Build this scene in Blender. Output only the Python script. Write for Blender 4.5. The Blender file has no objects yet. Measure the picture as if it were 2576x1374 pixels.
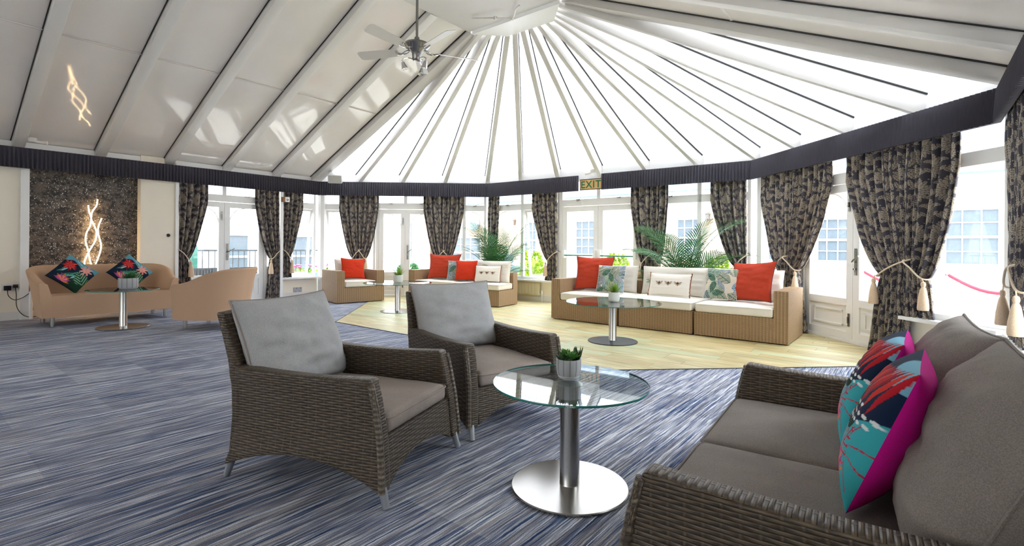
import bpy, bmesh, math, random
import numpy as np
from mathutils import Vector, Matrix, noise
PI = math.pi
sc = bpy.context.scene
COL = sc.collection
random.seed(7)

# ------------------------------------------------------------------ helpers
def lin(h):
    if isinstance(h, str):
        h = h.lstrip('#'); h = [int(h[i:i+2], 16)/255 for i in (0, 2, 4)]
    return tuple((c/12.92 if c <= .04045 else ((c+.055)/1.055)**2.4) for c in h)

def smooth(bm, ang=38):
    a = math.radians(ang)
    bm.normal_update()
    for f in bm.faces: f.smooth = True
    for e in bm.edges:
        if len(e.link_faces) == 2:
            e.smooth = e.calc_face_angle(0) < a
        else:
            e.smooth = True

def boxuv(bm):
    uv = bm.loops.layers.uv.verify()
    bm.normal_update()
    for f in bm.faces:
        n = f.normal; ax = max(range(3), key=lambda i: abs(n[i]))
        for l in f.loops:
            c = l.vert.co
            l[uv].uv = ((c.y, c.z) if ax == 0 else (c.x, c.z) if ax == 1 else (c.x, c.y))

def obj(name, bm, mat, parent=None, ang=38, uv=False, bevel=0, seg=2, keepuv=False):
    if bevel:
        es = [e for e in bm.edges if len(e.link_faces) == 2 and e.calc_face_angle(0) > math.radians(30)]
        bmesh.ops.bevel(bm, geom=es, offset=bevel, segments=seg, affect='EDGES', profile=.5, clamp_overlap=True)
    smooth(bm, ang)
    if uv: boxuv(bm)
    me = bpy.data.meshes.new(name)
    bm.to_mesh(me); bm.free()
    o = bpy.data.objects.new(name, me); COL.objects.link(o)
    for m in (mat if isinstance(mat, (list, tuple)) else [mat]): me.materials.append(m)
    if parent: o.parent = parent
    return o

def place(o, loc, rz=0):
    o.location = loc; o.rotation_euler = (0, 0, rz); return o

def tag(o, label=None, cat=None, group=None, kind='thing'):
    if label: o['label'] = label
    if cat: o['category'] = cat
    if group: o['group'] = group
    o['kind'] = kind
    return o

def thing(name, label, cat, loc=(0, 0, 0), rz=0, group=None, kind='thing'):
    o = bpy.data.objects.new(name, None); COL.objects.link(o)
    o.empty_display_size = .1
    place(o, loc, rz)
    return tag(o, label, cat, group, kind)

def struct(name, bm, mat, fr=None, label=None, **k):
    o = obj(name, bm, mat, **k)
    if fr: place(o, (fr.p.x, fr.p.y, 0), fr.rz)
    o['kind'] = 'structure'
    o['label'] = label or ''
    if not label: del o['label']
    return o

def copy_tree(o, parent=None):
    c = o.copy(); COL.objects.link(c); c.parent = parent
    for ch in list(o.children): copy_tree(ch, c)
    return c

def box(bm, x0, x1, y0, y1, z0, z1, mi=0):
    v = [bm.verts.new((x, y, z)) for z in (z0, z1) for y in (y0, y1) for x in (x0, x1)]
    for q in ((0, 2, 3, 1), (4, 5, 7, 6), (0, 1, 5, 4), (2, 6, 7, 3), (0, 4, 6, 2), (1, 3, 7, 5)):
        f = bm.faces.new([v[i] for i in q]); f.material_index = mi
    return v

def grid(bm, nu, nv, fn, uvfn=None, closeu=False, mi=0, flip=False):
    uv = bm.loops.layers.uv.verify()
    vs = [[bm.verts.new(fn(i/nu, j/nv)) for j in range(nv+1)] for i in range(nu if closeu else nu+1)]
    for i in range(nu):
        for j in range(nv):
            i2 = (i+1) % nu if closeu else i+1
            q = [(i, j, i, j), (i2, j, i+1, j), (i2, j+1, i+1, j+1), (i, j+1, i, j+1)]
            if flip: q.reverse()
            f = bm.faces.new([vs[a][b] for a, b, _, _ in q]); f.material_index = mi
            if uvfn:
                for l, (_, _, a, b) in zip(f.loops, q): l[uv].uv = uvfn(a/nu, b/nv)
    return vs

def lathe(bm, prof, n=32, c=(0, 0, 0), mi=0, cap=True):
    rings = []
    for r, z in prof:
        rings.append([bm.verts.new((c[0]+r*math.cos(2*PI*k/n), c[1]+r*math.sin(2*PI*k/n), c[2]+z)) for k in range(n)])
    for a, b in zip(rings, rings[1:]):
        for k in range(n):
            f = bm.faces.new((a[k], a[(k+1) % n], b[(k+1) % n], b[k])); f.material_index = mi
    if cap:
        if prof[0][0] > 1e-6: bm.faces.new(rings[0][::-1]).material_index = mi
        if prof[-1][0] > 1e-6: bm.faces.new(rings[-1]).material_index = mi
    return rings

def tube(bm, pts, r, n=8, cap=True, mi=0):
    pts = [Vector(p) for p in pts]
    rs = r if isinstance(r, (list, tuple)) else [r]*len(pts)
    rings = []; up = None
    for i, p in enumerate(pts):
        d = (pts[min(i+1, len(pts)-1)]-pts[max(i-1, 0)]).normalized()
        if up is None:
            up = d.orthogonal().normalized()
        else:
            up = (up-d*up.dot(d))
            up = up.normalized() if up.length > 1e-6 else d.orthogonal().normalized()
        s = d.cross(up)
        rings.append([bm.verts.new(p+(up*math.cos(2*PI*k/n)+s*math.sin(2*PI*k/n))*rs[i]) for k in range(n)])
    for a, b in zip(rings, rings[1:]):
        for k in range(n):
            bm.faces.new((a[k], a[(k+1) % n], b[(k+1) % n], b[k])).material_index = mi
    if cap:
        bm.faces.new(rings[0][::-1]).material_index = mi; bm.faces.new(rings[-1]).material_index = mi

def spline(pts, n=6):
    P = [Vector(p) for p in pts]; out = []
    for i in range(len(P)-1):
        a, b, c, d = P[max(i-1, 0)], P[i], P[i+1], P[min(i+2, len(P)-1)]
        for k in range(n):
            t = k/n
            out.append(.5*((2*b)+(c-a)*t+(2*a-5*b+4*c-d)*t*t+(3*b-a-3*c+d)*t**3))
    return out+[P[-1]]

def interp(tab, x):
    if x <= tab[0][0]: return tab[0][1]
    for (a, b), (c, d) in zip(tab, tab[1:]):
        if x <= c: return b+(d-b)*(x-a)/(c-a)
    return tab[-1][1]

def BM(): return bmesh.new()
def to_mesh(o):
    dg = bpy.context.evaluated_depsgraph_get(); dg.update()
    me = bpy.data.meshes.new_from_object(o.evaluated_get(dg)); n = bpy.data.objects.new(o.name, me); COL.objects.link(n)
    n.parent = o.parent; nm = o.name; bpy.data.objects.remove(o); n.name = nm
    return n

# ------------------------------------------------------------------ node expressions
class S:
    nt = None
    def __init__(s, sock): s.s = sock
    def __add__(a, b): return m('ADD', a, b)
    __radd__ = __add__
    def __sub__(a, b): return m('SUBTRACT', a, b)
    def __rsub__(a, b): return m('SUBTRACT', b, a)
    def __mul__(a, b): return m('MULTIPLY', a, b)
    __rmul__ = __mul__
    def __truediv__(a, b): return m('DIVIDE', a, b)
    def __gt__(a, b): return m('GREATER_THAN', a, b)
    def __lt__(a, b): return m('LESS_THAN', a, b)
def setin(sock, v):
    if isinstance(v, S): S.nt.links.new(v.s, sock)
    else: sock.default_value = v
def m(op, *a, clamp=False):
    n = S.nt.nodes.new('ShaderNodeMath'); n.operation = op; n.use_clamp = clamp
    for i, v in enumerate(a): setin(n.inputs[i], v)
    return S(n.outputs[0])
def fract(a): return m('FRACT', a)
def floor_(a): return m('FLOOR', a)
def sin_(a): return m('SINE', a)
def cos_(a): return m('COSINE', a)
def abs_(a): return m('ABSOLUTE', a)
def mn(a, b): return m('MINIMUM', a, b)
def mx(a, b): return m('MAXIMUM', a, b)
def pw(a, b): return m('POWER', a, b)
def sstep(lo, hi, a):
    n = S.nt.nodes.new('ShaderNodeMapRange'); n.interpolation_type = 'SMOOTHSTEP'
    setin(n.inputs['Value'], a); setin(n.inputs['From Min'], lo); setin(n.inputs['From Max'], hi)
    return S(n.outputs[0])
def comb(x, y, z=0.):
    n = S.nt.nodes.new('ShaderNodeCombineXYZ')
    for i, v in enumerate((x, y, z)): setin(n.inputs[i], v)
    return S(n.outputs[0])
def sep(v):
    n = S.nt.nodes.new('ShaderNodeSeparateXYZ'); setin(n.inputs[0], v)
    return [S(o) for o in n.outputs]
def coord(which):
    n = S.nt.nodes.new('ShaderNodeTexCoord'); return S(n.outputs[which])
def noise_(v, scale=5, detail=2, rough=.5, col=False):
    n = S.nt.nodes.new('ShaderNodeTexNoise'); setin(n.inputs['Vector'], v)
    setin(n.inputs['Scale'], scale); n.inputs['Detail'].default_value = detail; n.inputs['Roughness'].default_value = rough
    return S(n.outputs['Color' if col else 'Fac'])
def white(v):
    n = S.nt.nodes.new('ShaderNodeTexWhiteNoise'); setin(n.inputs['Vector'], v); return S(n.outputs['Value'])
def voro(v, scale, feature='F1', out='Distance', rnd=1.):
    n = S.nt.nodes.new('ShaderNodeTexVoronoi'); n.feature = feature; setin(n.inputs['Vector'], v)
    setin(n.inputs['Scale'], scale); n.inputs['Randomness'].default_value = rnd
    return S(n.outputs[out])
def mixc(f, a, b):
    n = S.nt.nodes.new('ShaderNodeMix'); n.data_type = 'RGBA'
    setin(n.inputs[0], f)
    for i, c in ((6, a), (7, b)):
        if isinstance(c, S): S.nt.links.new(c.s, n.inputs[i])
        else: n.inputs[i].default_value = (*c, 1)
    return S(n.outputs[2])
def ramp(f, stops, const=False):
    n = S.nt.nodes.new('ShaderNodeValToRGB'); setin(n.inputs[0], f); e = n.color_ramp.elements
    if const: n.color_ramp.interpolation = 'CONSTANT'
    while len(e) < len(stops): e.new(.5)
    for el, (p, c) in zip(e, stops): el.position = p; el.color = (*c, 1)
    return S(n.outputs[0])
def mat(name):
    M_ = bpy.data.materials.new(name); M_.use_nodes = True; S.nt = M_.node_tree
    p = S.nt.nodes['Principled BSDF']
    return M_, p
def bump(p, h, strength=.5, dist=.005):
    n = S.nt.nodes.new('ShaderNodeBump'); setin(n.inputs['Height'], h)
    n.inputs['Strength'].default_value = strength; n.inputs['Distance'].default_value = dist
    S.nt.links.new(n.outputs[0], p.inputs['Normal'])
def plain(name, c, rough=.5, metal=0., spec=.5, nz=0., nscale=20, emit=0., bumpy=0, coat=0):
    M_, p = mat(name); c = lin(c)
    p.inputs['Roughness'].default_value = rough; p.inputs['Metallic'].default_value = metal
    p.inputs['Specular IOR Level'].default_value = spec
    p.inputs['Base Color'].default_value = (*c, 1)
    if coat: p.inputs['Coat Weight'].default_value = coat
    if nz or bumpy:
        f = noise_(coord('Object'), nscale, 3)
        if nz: setin(p.inputs['Base Color'], mixc(f, tuple(x*(1-nz) for x in c), tuple(min(1, x*(1+nz)) for x in c)))
        if bumpy: bump(p, f, bumpy, .003)
    if emit:
        p.inputs['Emission Color'].default_value = (*c, 1); p.inputs['Emission Strength'].default_value = emit
    return M_

MT = {}
MT['upvc'] = plain('white_upvc', '#f1f0ee', .35)
MT['whitepaint'] = plain('white_paint', '#dcd8d3', .4, nz=.04, nscale=3)
MT['rafter'] = plain('rafter_paint', '#dedbd7', .38, nz=.05, nscale=2)
MT['ceil'] = plain('ceiling_panel_paint', '#ece6e0', .06, nz=.05, nscale=1.5)
MT['cream'] = plain('cream_wall', '#f5ecda', .6, nz=.03, nscale=4)
MT['skirt'] = plain('skirting_white', '#e4e2de', .4)
MT['steel'] = plain('brushed_steel', '#c9c7c4', .24, 1.)
MT['steelbase'] = plain('polished_steel', '#a5a29e', .22, 1., nz=.06, nscale=6)
MT['chrome'] = plain('chrome', '#cfcfcf', .1, 1.)
MT['pewter'] = plain('pewter', '#8f8d8a', .25, 1.)
MT['alu'] = plain('aluminium_foot', '#a9adb3', .4, .7)
MT['blackdisk'] = plain('black_powder_coat', '#3a3a40', .45)
MT['black'] = plain('black_plastic', '#1b1b1d', .4)
MT['beige'] = plain('beige_fabric', '#c9a586', .85, nz=.1, nscale=300, bumpy=.2)
MT['rope'] = plain('cream_rope', '#d9c6ae', .8, nz=.2, nscale=200)
MT['tassel'] = plain('tassel_silk', '#dcc0a0', .7, nz=.25, nscale=120)
MT['white_ceramic'] = plain('white_ceramic', '#e6e6e6', .3)
MT['soil'] = plain('soil', '#2a2018', .9, nz=.4, nscale=80)
MT['trunk'] = plain('palm_stem', '#6a6a45', .7, nz=.3, nscale=40)
MT['radiator'] = plain('radiator_cream', '#d5cba9', .4)
MT['facade'] = plain('pink_render', '#ccb09e', .9, nz=.03, nscale=2)
MT['facadew'] = plain('white_render', '#e2dfda', .9, nz=.02, nscale=2)
MT['sash'] = plain('sash_white', '#f2f2f2', .5)
MT['slate'] = plain('slate_roof', '#5d6874', .6, nz=.2, nscale=12)
MT['darkpane'] = plain('outside_window_pane', '#59636c', .1, nz=.15, nscale=3)
MT['greenpost'] = plain('green_post', '#2f6a5f', .5)
MT['rail'] = plain('dark_iron', '#3c4248', .5)
MT['darkwicker'] = plain('dark_wicker_screen', '#33363a', .6, nz=.5, nscale=40)
MT['redrope'] = plain('red_rope', '#b3263a', .8, nz=.2, nscale=100)
MT['shrub'] = plain('yellow_shrub', '#7f9a12', .6, nz=.35, nscale=14)
MT['planter'] = plain('green_planter', '#4e7d74', .5)
MT['flower'] = plain('pink_flower', '#d8467a', .6, nz=.2, nscale=30)
MT['greycover'] = plain('grey_cover', '#7d8a98', .7, nz=.1)
MT['wood_table'] = plain('weathered_timber', '#b9b6b0', .7, nz=.15)
MT['woodbox'] = plain('timber_block', '#9c6a45', .5)
MT['signgreen'] = plain('sign_green', '#0b6b3d', .4)
MT['signbuff'] = plain('sign_buff', '#cda56e', .35)
MT['signframe'] = plain('sign_frame', '#241c14', .4)
MT['barglass'] = plain('push_bar_green', '#2f8a6c', .2)
MT['bluegrey_socket'] = plain('brushed_socket', '#b8bcc6', .35, .5)
MT['redtrim'] = plain('brown_braid', '#8c5238', .8, nz=.3, nscale=90)
MT['blade'] = plain('fan_blade_white', '#d9d4cf', .4)
MT['beam'] = plain('portal_beam_paint', '#cfcbc7', .36, nz=.04, nscale=2)

def fabric(name, c, k=.12, scale=900, b=.25, heather=.25):
    M_, p = mat(name); c = lin(c)
    v = coord('Object')
    f = noise_(v, scale*.35, 3, .7); g = noise_(v, 7, 2)
    h = f*.8+g*.2
    setin(p.inputs['Base Color'], mixc(sstep(.3, .7, h), tuple(x*(1-heather) for x in c), tuple(min(1, x*(1+heather)) for x in c)))
    p.inputs['Roughness'].default_value = .92; p.inputs['Specular IOR Level'].default_value = .2
    bump(p, f, b, .002)
    return M_
MT['greyfab'] = fabric('grey_chair_fabric', '#a3978f')
MT['greybackfab'] = fabric('blue_grey_back_fabric', '#b3b3b3')
MT['taupefab'] = fabric('taupe_sofa_fabric', '#89807a')
MT['offwhite'] = fabric('off_white_canvas', '#e9e2d6', heather=.05)
MT['redfab'] = fabric('red_linen', '#b8402a', heather=.14)
MT['scarlet'] = fabric('scarlet_cotton', '#cf3a20', heather=.08)
MT['magenta'] = fabric('magenta_cotton', '#c8108a', heather=.06)
MT['cream_cush'] = fabric('cream_linen', '#eee6da', heather=.05)

def wicker(name, dark, light, su, sv, edge=.5, rough=.45, swap=False, cols=False):
    M_, p = mat(name)
    u, v, _ = sep(coord('UV'))
    if swap: u, v = v, u
    a = v/sv; r = floor_(a); fr = fract(a)
    par = fract(r*.5)*2.
    if cols: par = par*.12
    c = cos_((u/su+par)*PI)                      # +1 over, -1 under
    prof = pw(mx(sin_(fr*PI), 0.001), .6)
    over = c*.5+.5
    hgt = prof*(over*.8+.2)
    st = sstep(.36, .5, abs_(fract(u/su+par*0.+.0)-.5))   # thin stakes
    strand = noise_(comb(u*3., r*7.3, 0.), 3, 2)
    groove = sstep(.25, .0, abs_(fract(fr*2.)-.0))*.25
    col = mixc(pw(hgt, 1.3), lin(dark), lin(light))
    d2 = tuple(x*.72 for x in lin(light))
    col = mixc(sstep(.55, .1, over)*st*.8, col, d2)
    col = mixc(strand*.5, col, tuple(x*.45 for x in lin(light)))
    setin(p.inputs['Base Color'], col)
    p.inputs['Roughness'].default_value = rough
    bump(p, hgt-groove*hgt+st*.25*(1.-over), .9, .006)
    return M_
MT['wicker'] = wicker('brown_wicker', '#241a13', '#7b6a56', .044, .0125)
MT['tanwicker'] = wicker('tan_wicker', '#7a5d3d', '#d6b084', .019, .012, cols=True)
MT['wicker_trim'] = wicker('brown_wicker_wrap', '#3a2f26', '#9a8b79', .012, .03)

def m_carpet():
    M_, p = mat('striped_carpet')
    x, y, _ = sep(coord('Object'))             # object x = across the stripes, y = along
    wav = noise_(comb(x*6., y*6., 0.), 1.2, 2)*.010+noise_(comb(x*40., y*40., 0.), 1., 1)*.004
    xx = x+wav
    w1 = noise_(comb(xx, y*.014, 0.), 78, 3, .72)
    w2 = noise_(comb(xx, y*.025, 4.), 170, 2, .6)
    w3 = noise_(comb(xx, y*.03, 9.), 34, 2, .5)
    f = w1*.55+w2*.42+w3*.16
    ty = floor_(y/.5); tx = floor_(x/.5)
    f = f+(white(comb(tx, ty, 0.))-.5)*.03
    tuft = noise_(comb(x, y, 0.), 260, 1)
    col = ramp(f, [(.45, lin('#1f385f')), (.497, lin('#53698f')), (.545, lin('#888ca0')), (.595, lin('#b9bdcc')), (.65, lin('#f4f6fa'))])
    brown = sstep(.46, .62, noise_(comb(x*1.4, y*.05, 2.), 30, 3))
    col = mixc(brown*.45, col, lin('#857a76'))
    col = mixc(sstep(.45, .62, tuft)*.3, col, lin('#2d3a52'))
    setin(p.inputs['Base Color'], col)
    p.inputs['Roughness'].default_value = .95; p.inputs['Specular IOR Level'].default_value = .1
    bump(p, tuft, .5, .006)
    return M_
MT['carpet'] = m_carpet()

def m_wood():
    M_, p = mat('pale_oak_planks')
    x, y, _ = sep(coord('Object'))             # object x = across room (along planks), y = along room
    pwid = .152; plen = 1.22
    r = floor_(y/pwid); off = white(comb(r, 3., 0.))*plen
    q = (x+off)/plen; k = floor_(q)
    tone = white(comb(r, k, 1.)); tone2 = white(comb(r, k, 5.))
    gr = noise_(comb(x*.9, y*11., tone*9.), 3.2, 4, .6)
    big = noise_(comb(x*.8, y*2.5, tone*5.), 1.6, 3)
    col = ramp(gr*.6+big*.4, [(.3, lin('#7d6c45')), (.44, lin('#b09e6c')), (.58, lin('#d0c292')), (.74, lin('#e4dcb8'))])
    col = mixc(sstep(.4, .9, tone)*.6, col, lin('#bccaa4'))
    col = mixc(sstep(.5, .0, tone2)*.35, col, lin('#c4a670'))
    ex = abs_(fract(q)-.5); ey = abs_(fract(y/pwid)-.5)
    line = mx(sstep(.4975, .499, ex), sstep(.488, .497, ey)*.35)
    col = mixc(line*.8, col, lin('#4a4232'))
    setin(p.inputs['Base Color'], col)
    p.inputs['Roughness'].default_value = .42; p.inputs['Specular IOR Level'].default_value = .45
    bump(p, line*-1., .12, .002)
    return M_
MT['wood'] = m_wood()

def m_damask():
    M_, p = mat('damask_curtain')
    u, v, _ = sep(coord('UV'))
    u, v = u*1.22, v*1.22
    ca, cb = .30, .54
    wob = (noise_(comb(u, v, 0.), 14, 2)-.5)*.012
    U = u/ca; col_i = floor_(U)
    V = v/cb+fract(col_i*.5)
    x = abs_(fract(U)-.5)*ca+wob                 # mirrored about each motif's stem, metres
    y = (fract(V)-.5)*cb+wob
    LEAVES = [(0, .0, 90, .135, .034), (0, -.01, 62, .125, .027), (0, -.03, 36, .13, .027), (0, -.055, 10, .125, .025), (0, -.07, -20, .10, .022), (0, -.08, -55, .09, .02), (0, -.10, -90, .10, .016),
              (.15, .03, 118, .13, .03), (.15, .0, 205, .085, .021), (.15, -.03, 240, .12, .026), (.12, .13, 98, .10, .024), (.10, .20, 150, .085, .02), (.15, .17, 60, .09, .02),
              (.13, -.13, 262, .10, .024), (.10, -.19, 205, .085, .02), (0, .17, 55, .085, .018), (0, .18, 90, .075, .022), (.05, -.21, -20, .09, .02)]
    mask = None
    for cx, cy, an, L, Wd in LEAVES:
        a = math.radians(an); ca_, sa_ = math.cos(a), math.sin(a)
        dx, dy = x-cx, y-cy
        pl_ = (dx*ca_+dy*sa_)*(1/L); q = abs_(dx*(-sa_)+dy*ca_+pl_*pl_*.012)
        prof = sin_(mn(mx(pl_, 0.), 1.)*PI)
        ser = abs_(sin_(pl_*(PI*5)-q*30.))*.45+.62
        w_ = pw(mx(prof, 0.), .75)*ser*Wd
        k = (q < w_)*sstep(.0012, .0030, q)*sstep(.12, .34, abs_(sin_(pl_*(PI*4)-q*95.+.6)))
        mask = k if mask is None else mx(mask, k)
    dots = sstep(.0075, .006, m('SQRT', (x-.075)*(x-.075)+(y-.115)*(y-.115)))
    mask = mx(mask, dots)
    th = noise_(comb(u*1., v*1., 0.), 700, 1)
    bg = mixc(th, lin('#38353d'), lin('#4a464f')); fg = mixc(th, lin('#9a8e7e'), lin('#b3a693'))
    setin(p.inputs['Base Color'], mixc(mask, bg, fg))
    setin(p.inputs['Roughness'], .62-.2*mask); p.inputs['Specular IOR Level'].default_value = .35
    p.inputs['Sheen Weight'].default_value = .15
    bump(p, th, .1, .002)
    return M_
MT['damask'] = m_damask()

def m_pelmet():
    M_, p = mat('charcoal_pelmet_cloth')
    v = coord('Object'); x, y, z = sep(v)
    f = noise_(comb(x*60., y*60., z*4.), 2, 2)
    setin(p.inputs['Base Color'], mixc(f, lin('#34323a'), lin('#47444f')))
    p.inputs['Roughness'].default_value = .8
    return M_
MT['pelmet'] = m_pelmet()

def m_glitter():
    M_, p = mat('glitter_wallpaper')
    v = coord('Object'); x, y, z = sep(v)
    w = comb(x, z, 0.)
    a = noise_(w, 7, 4, .7); b = noise_(w, 22, 3, .7)
    blk = voro(w, 5.5, out='Color')
    f = a*.6+b*.4
    base = ramp(f, [(.42, lin('#191310')), (.47, lin('#332a25')), (.51, lin('#564c43')), (.62, lin('#645a50'))])
    cell = voro(w, 50); cid = white(voro(w, 50, out='Color'))
    sx = noise_(w, 5, 2)
    glit = (cell < .25)*(cid > .62)*sstep(.36, .5, sx)
    c2 = voro(w, 120); id2 = white(voro(w, 120, out='Color'))
    glit = mx(glit, (c2 < .28)*(id2 > .86)*sstep(.35, .6, b))
    setin(p.inputs['Base Color'], mixc(glit, base, (.95, .95, .95)))
    setin(p.inputs['Roughness'], .5-.15*glit)
    bump(p, b, .5, .004)
    return M_
MT['glitter'] = m_glitter()

def m_poly():
    M_, p = mat('ribbed_polycarbonate'); nt = S.nt
    u, v, _ = sep(coord('UV'))
    rib = sstep(.34, .44, abs_(fract(u/.045)-.5))
    tone = mixc(rib, (.48, .48, .49), (.10, .10, .105))
    tr = nt.nodes.new('ShaderNodeBsdfTranslucent'); nt.links.new(tone.s, tr.inputs[0])
    tp = nt.nodes.new('ShaderNodeBsdfTransparent'); tp.inputs[0].default_value = (.93, .94, .95, 1)
    gl = nt.nodes.new('ShaderNodeBsdfGlossy'); gl.inputs['Roughness'].default_value = .25
    m1 = nt.nodes.new('ShaderNodeMixShader'); m1.inputs[0].default_value = .11
    nt.links.new(tr.outputs[0], m1.inputs[1]); nt.links.new(tp.outputs[0], m1.inputs[2])
    m2 = nt.nodes.new('ShaderNodeMixShader'); m2.inputs[0].default_value = .05
    nt.links.new(m1.outputs[0], m2.inputs[1]); nt.links.new(gl.outputs[0], m2.inputs[2])
    nt.links.new(m2.outputs[0], nt.nodes['Material Output'].inputs[0]); nt.nodes.remove(p)
    return M_
MT['poly'] = m_poly()

def m_glass(name, tint, f0=.05, rough=.0):
    M_, p = mat(name); nt = S.nt
    lw = nt.nodes.new('ShaderNodeLayerWeight'); lw.inputs[0].default_value = .5
    fac = pw(S(lw.outputs['Facing']), 5.)*(1-f0)+f0
    tp = nt.nodes.new('ShaderNodeBsdfTransparent'); tp.inputs[0].default_value = (*tint, 1)
    gl = nt.nodes.new('ShaderNodeBsdfGlossy'); gl.inputs['Roughness'].default_value = rough
    mx_ = nt.nodes.new('ShaderNodeMixShader'); nt.links.new(fac.s, mx_.inputs[0])
    nt.links.new(tp.outputs[0], mx_.inputs[1]); nt.links.new(gl.outputs[0], mx_.inputs[2])
    nt.links.new(mx_.outputs[0], nt.nodes['Material Output'].inputs[0]); nt.nodes.remove(p)
    return M_
MT['glass'] = m_glass('window_glass', (.92, .935, .94), .03)
MT['tglass'] = m_glass('table_glass', (.93, .975, .96), .06)
MT['smoked'] = m_glass('smoked_table_glass', (.62, .64, .64), .07)
MT['glassedge'] = plain('glass_edge_green', '#2d7f74', .1, spec=.8)
MT['led'] = plain('warm_led_tube', '#ffdca8', .5, emit=1.7)

def m_vcol(name, rough=.85):
    M_, p = mat(name); nt = S.nt
    a = nt.nodes.new('ShaderNodeVertexColor'); a.layer_name = 'pattern'
    th = noise_(coord('Object'), 350, 2)
    setin(p.inputs['Base Color'], mixc(th*.12, S(a.outputs[0]), (.02, .02, .02)))
    p.inputs['Roughness'].default_value = rough; p.inputs['Specular IOR Level'].default_value = .2
    bump(p, th, .15, .001)
    return M_
MT['print'] = m_vcol('printed_cotton')

def m_leaf(name, c1, c2, rough=.45):
    M_, p = mat(name)
    f = noise_(coord('Object'), 9, 2)
    setin(p.inputs['Base Color'], mixc(f, lin(c1), lin(c2)))
    p.inputs['Roughness'].default_value = rough
    return M_
MT['palmleaf'] = m_leaf('palm_leaf', '#1d5430', '#4c8443')
MT['succ'] = m_leaf('succulent_leaf', '#2c6b31', '#69a83e')
MT['succdark'] = m_leaf('dark_succulent_leaf', '#24472a', '#4a6e3a')
MT['grassleaf'] = m_leaf('grass_leaf', '#5c8a2e', '#a9c24e')

def m_pot():
    M_, p = mat('striped_pot')
    x, y, z = sep(coord('Object'))
    a = m('ARCTAN2', y, x)
    s = sstep(.36, .46, abs_(fract(a/(2*PI)*12.)-.5))
    col = mixc(s, lin('#b9bbbd'), lin('#8d8a8a'))
    col = mixc((z < .016)*1., col, lin('#e4e4e4'))
    setin(p.inputs['Base Color'], col); p.inputs['Roughness'].default_value = .6
    bump(p, noise_(coord('Object'), 220, 1), .3, .002)
    return M_
MT['pot'] = m_pot()

def m_paving():
    M_, p = mat('pale_paving')
    x, y, z = sep(coord('Object'))
    e = mx(sstep(.485, .495, abs_(fract(x/.6)-.5)), sstep(.485, .495, abs_(fract(y/.6)-.5)))
    n = noise_(coord('Object'), 3, 3)
    setin(p.inputs['Base Color'], mixc(e*.5, mixc(n, lin('#c4bdb3'), lin('#d8d2ca')), lin('#8d8880')))
    p.inputs['Roughness'].default_value = .85
    return M_
MT['paving'] = m_paving()

# ------------------------------------------------------------------ room frame
TH = .6768; CS, SN = math.cos(TH), math.sin(TH); MX, MY = 0., 7.6765
def W(u, v, z=0.): return Vector((MX+u*SN+v*CS, MY+u*CS-v*SN, z))
PA, PB, PC, PD = (0, -5.496), (2.42, -2.66), (2.63, 2.77), (0, 5.36)
PL, PR = (-9, -5.496), (-9, 5.36)
OFF = .148; ZB, ZT = 2.253, 2.5555
class Frame:
    """x runs along the wall, y points outdoors, z up; the room is at negative y"""
    def __init__(s, a, b, off):
        pa, pb = W(*a), W(*b); d = (pb-pa).normalized(); s.d = d
        s.o = Vector((-d.y, d.x, 0)); s.len = (pb-pa).length
        s.p = pa+s.o*off; s.rz = math.atan2(d.y, d.x)
    def pt(s, t, y, z): return s.p+s.d*t+s.o*y+Vector((0, 0, z))
FL, F1, F2, F3, FR = (Frame(a, b, OFF) for a, b in ((PL, PA), (PA, PB), (PB, PC), (PC, PD), (PD, PR)))
UB = -12.6
FBk = Frame((UB, 5.36), (UB, -5.496), OFF)

# camera
cam = bpy.data.cameras.new('camera'); co = bpy.data.objects.new('camera', cam); COL.objects.link(co)
cam.sensor_fit = 'HORIZONTAL'; cam.sensor_width = 36.; cam.lens = 36*1261/2576
cam.shift_y = -(687-620.38)/2576; cam.clip_start = .02; cam.clip_end = 300
kk = .0084; cr = Vector((1, 0, kk)).normalized(); cu = Vector((-kk, 0, 1)).normalized(); cb = cr.cross(cu)
co.matrix_world = Matrix(((cr.x, cu.x, cb.x, 0), (cr.y, cu.y, cb.y, 0), (cr.z, cu.z, cb.z, 1.15), (0, 0, 0, 1)))
sc.camera = co

# ------------------------------------------------------------------ floor, ground
def poly_slab(name, pts, z0, z1, material, rz=TH):
    # slab drawn in a local frame turned with the room: x across the room, y along it
    bm = BM()
    a = [bm.verts.new((v, u, z1)) for u, v in pts]; b = [bm.verts.new((v, u, z0)) for u, v in pts]
    bm.faces.new(a); bm.faces.new(b[::-1]); n = len(pts)
    for i in range(n): bm.faces.new((a[i], b[i], b[(i+1) % n], a[(i+1) % n]))
    bmesh.ops.recalc_face_normals(bm, faces=bm.faces)
    o = obj(name, bm, material); place(o, (MX, MY, 0), -TH); o['kind'] = 'structure'
    return o
WO, WI = -1.78, 0
wood_pts = [(-1.78, -2.2), (-1.78, 2.62), (.28, 4.6), (.95, 4.76), (2.78, 2.83), (2.57, -2.72), (.9, -4.7), (-.02, -3.96)]
big = [(-12.9, -5.7), (-12.9, 5.6), (.07, 5.6), (2.8, 2.86), (2.59, -2.74), (.07, -5.72)]
poly_slab('floor', big, -.12, -.004, MT['carpet'])
wf = [(-1.78, -1.95), (-1.78, 2.55), (.22, 4.62), (.95, 4.62), (2.77, 2.84), (2.565, -2.73), (.95, -4.6), (-.1, -3.62)]
poly_slab('floor_wood', wf, -.004, .0, MT['wood'])
bm = BM()
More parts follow.
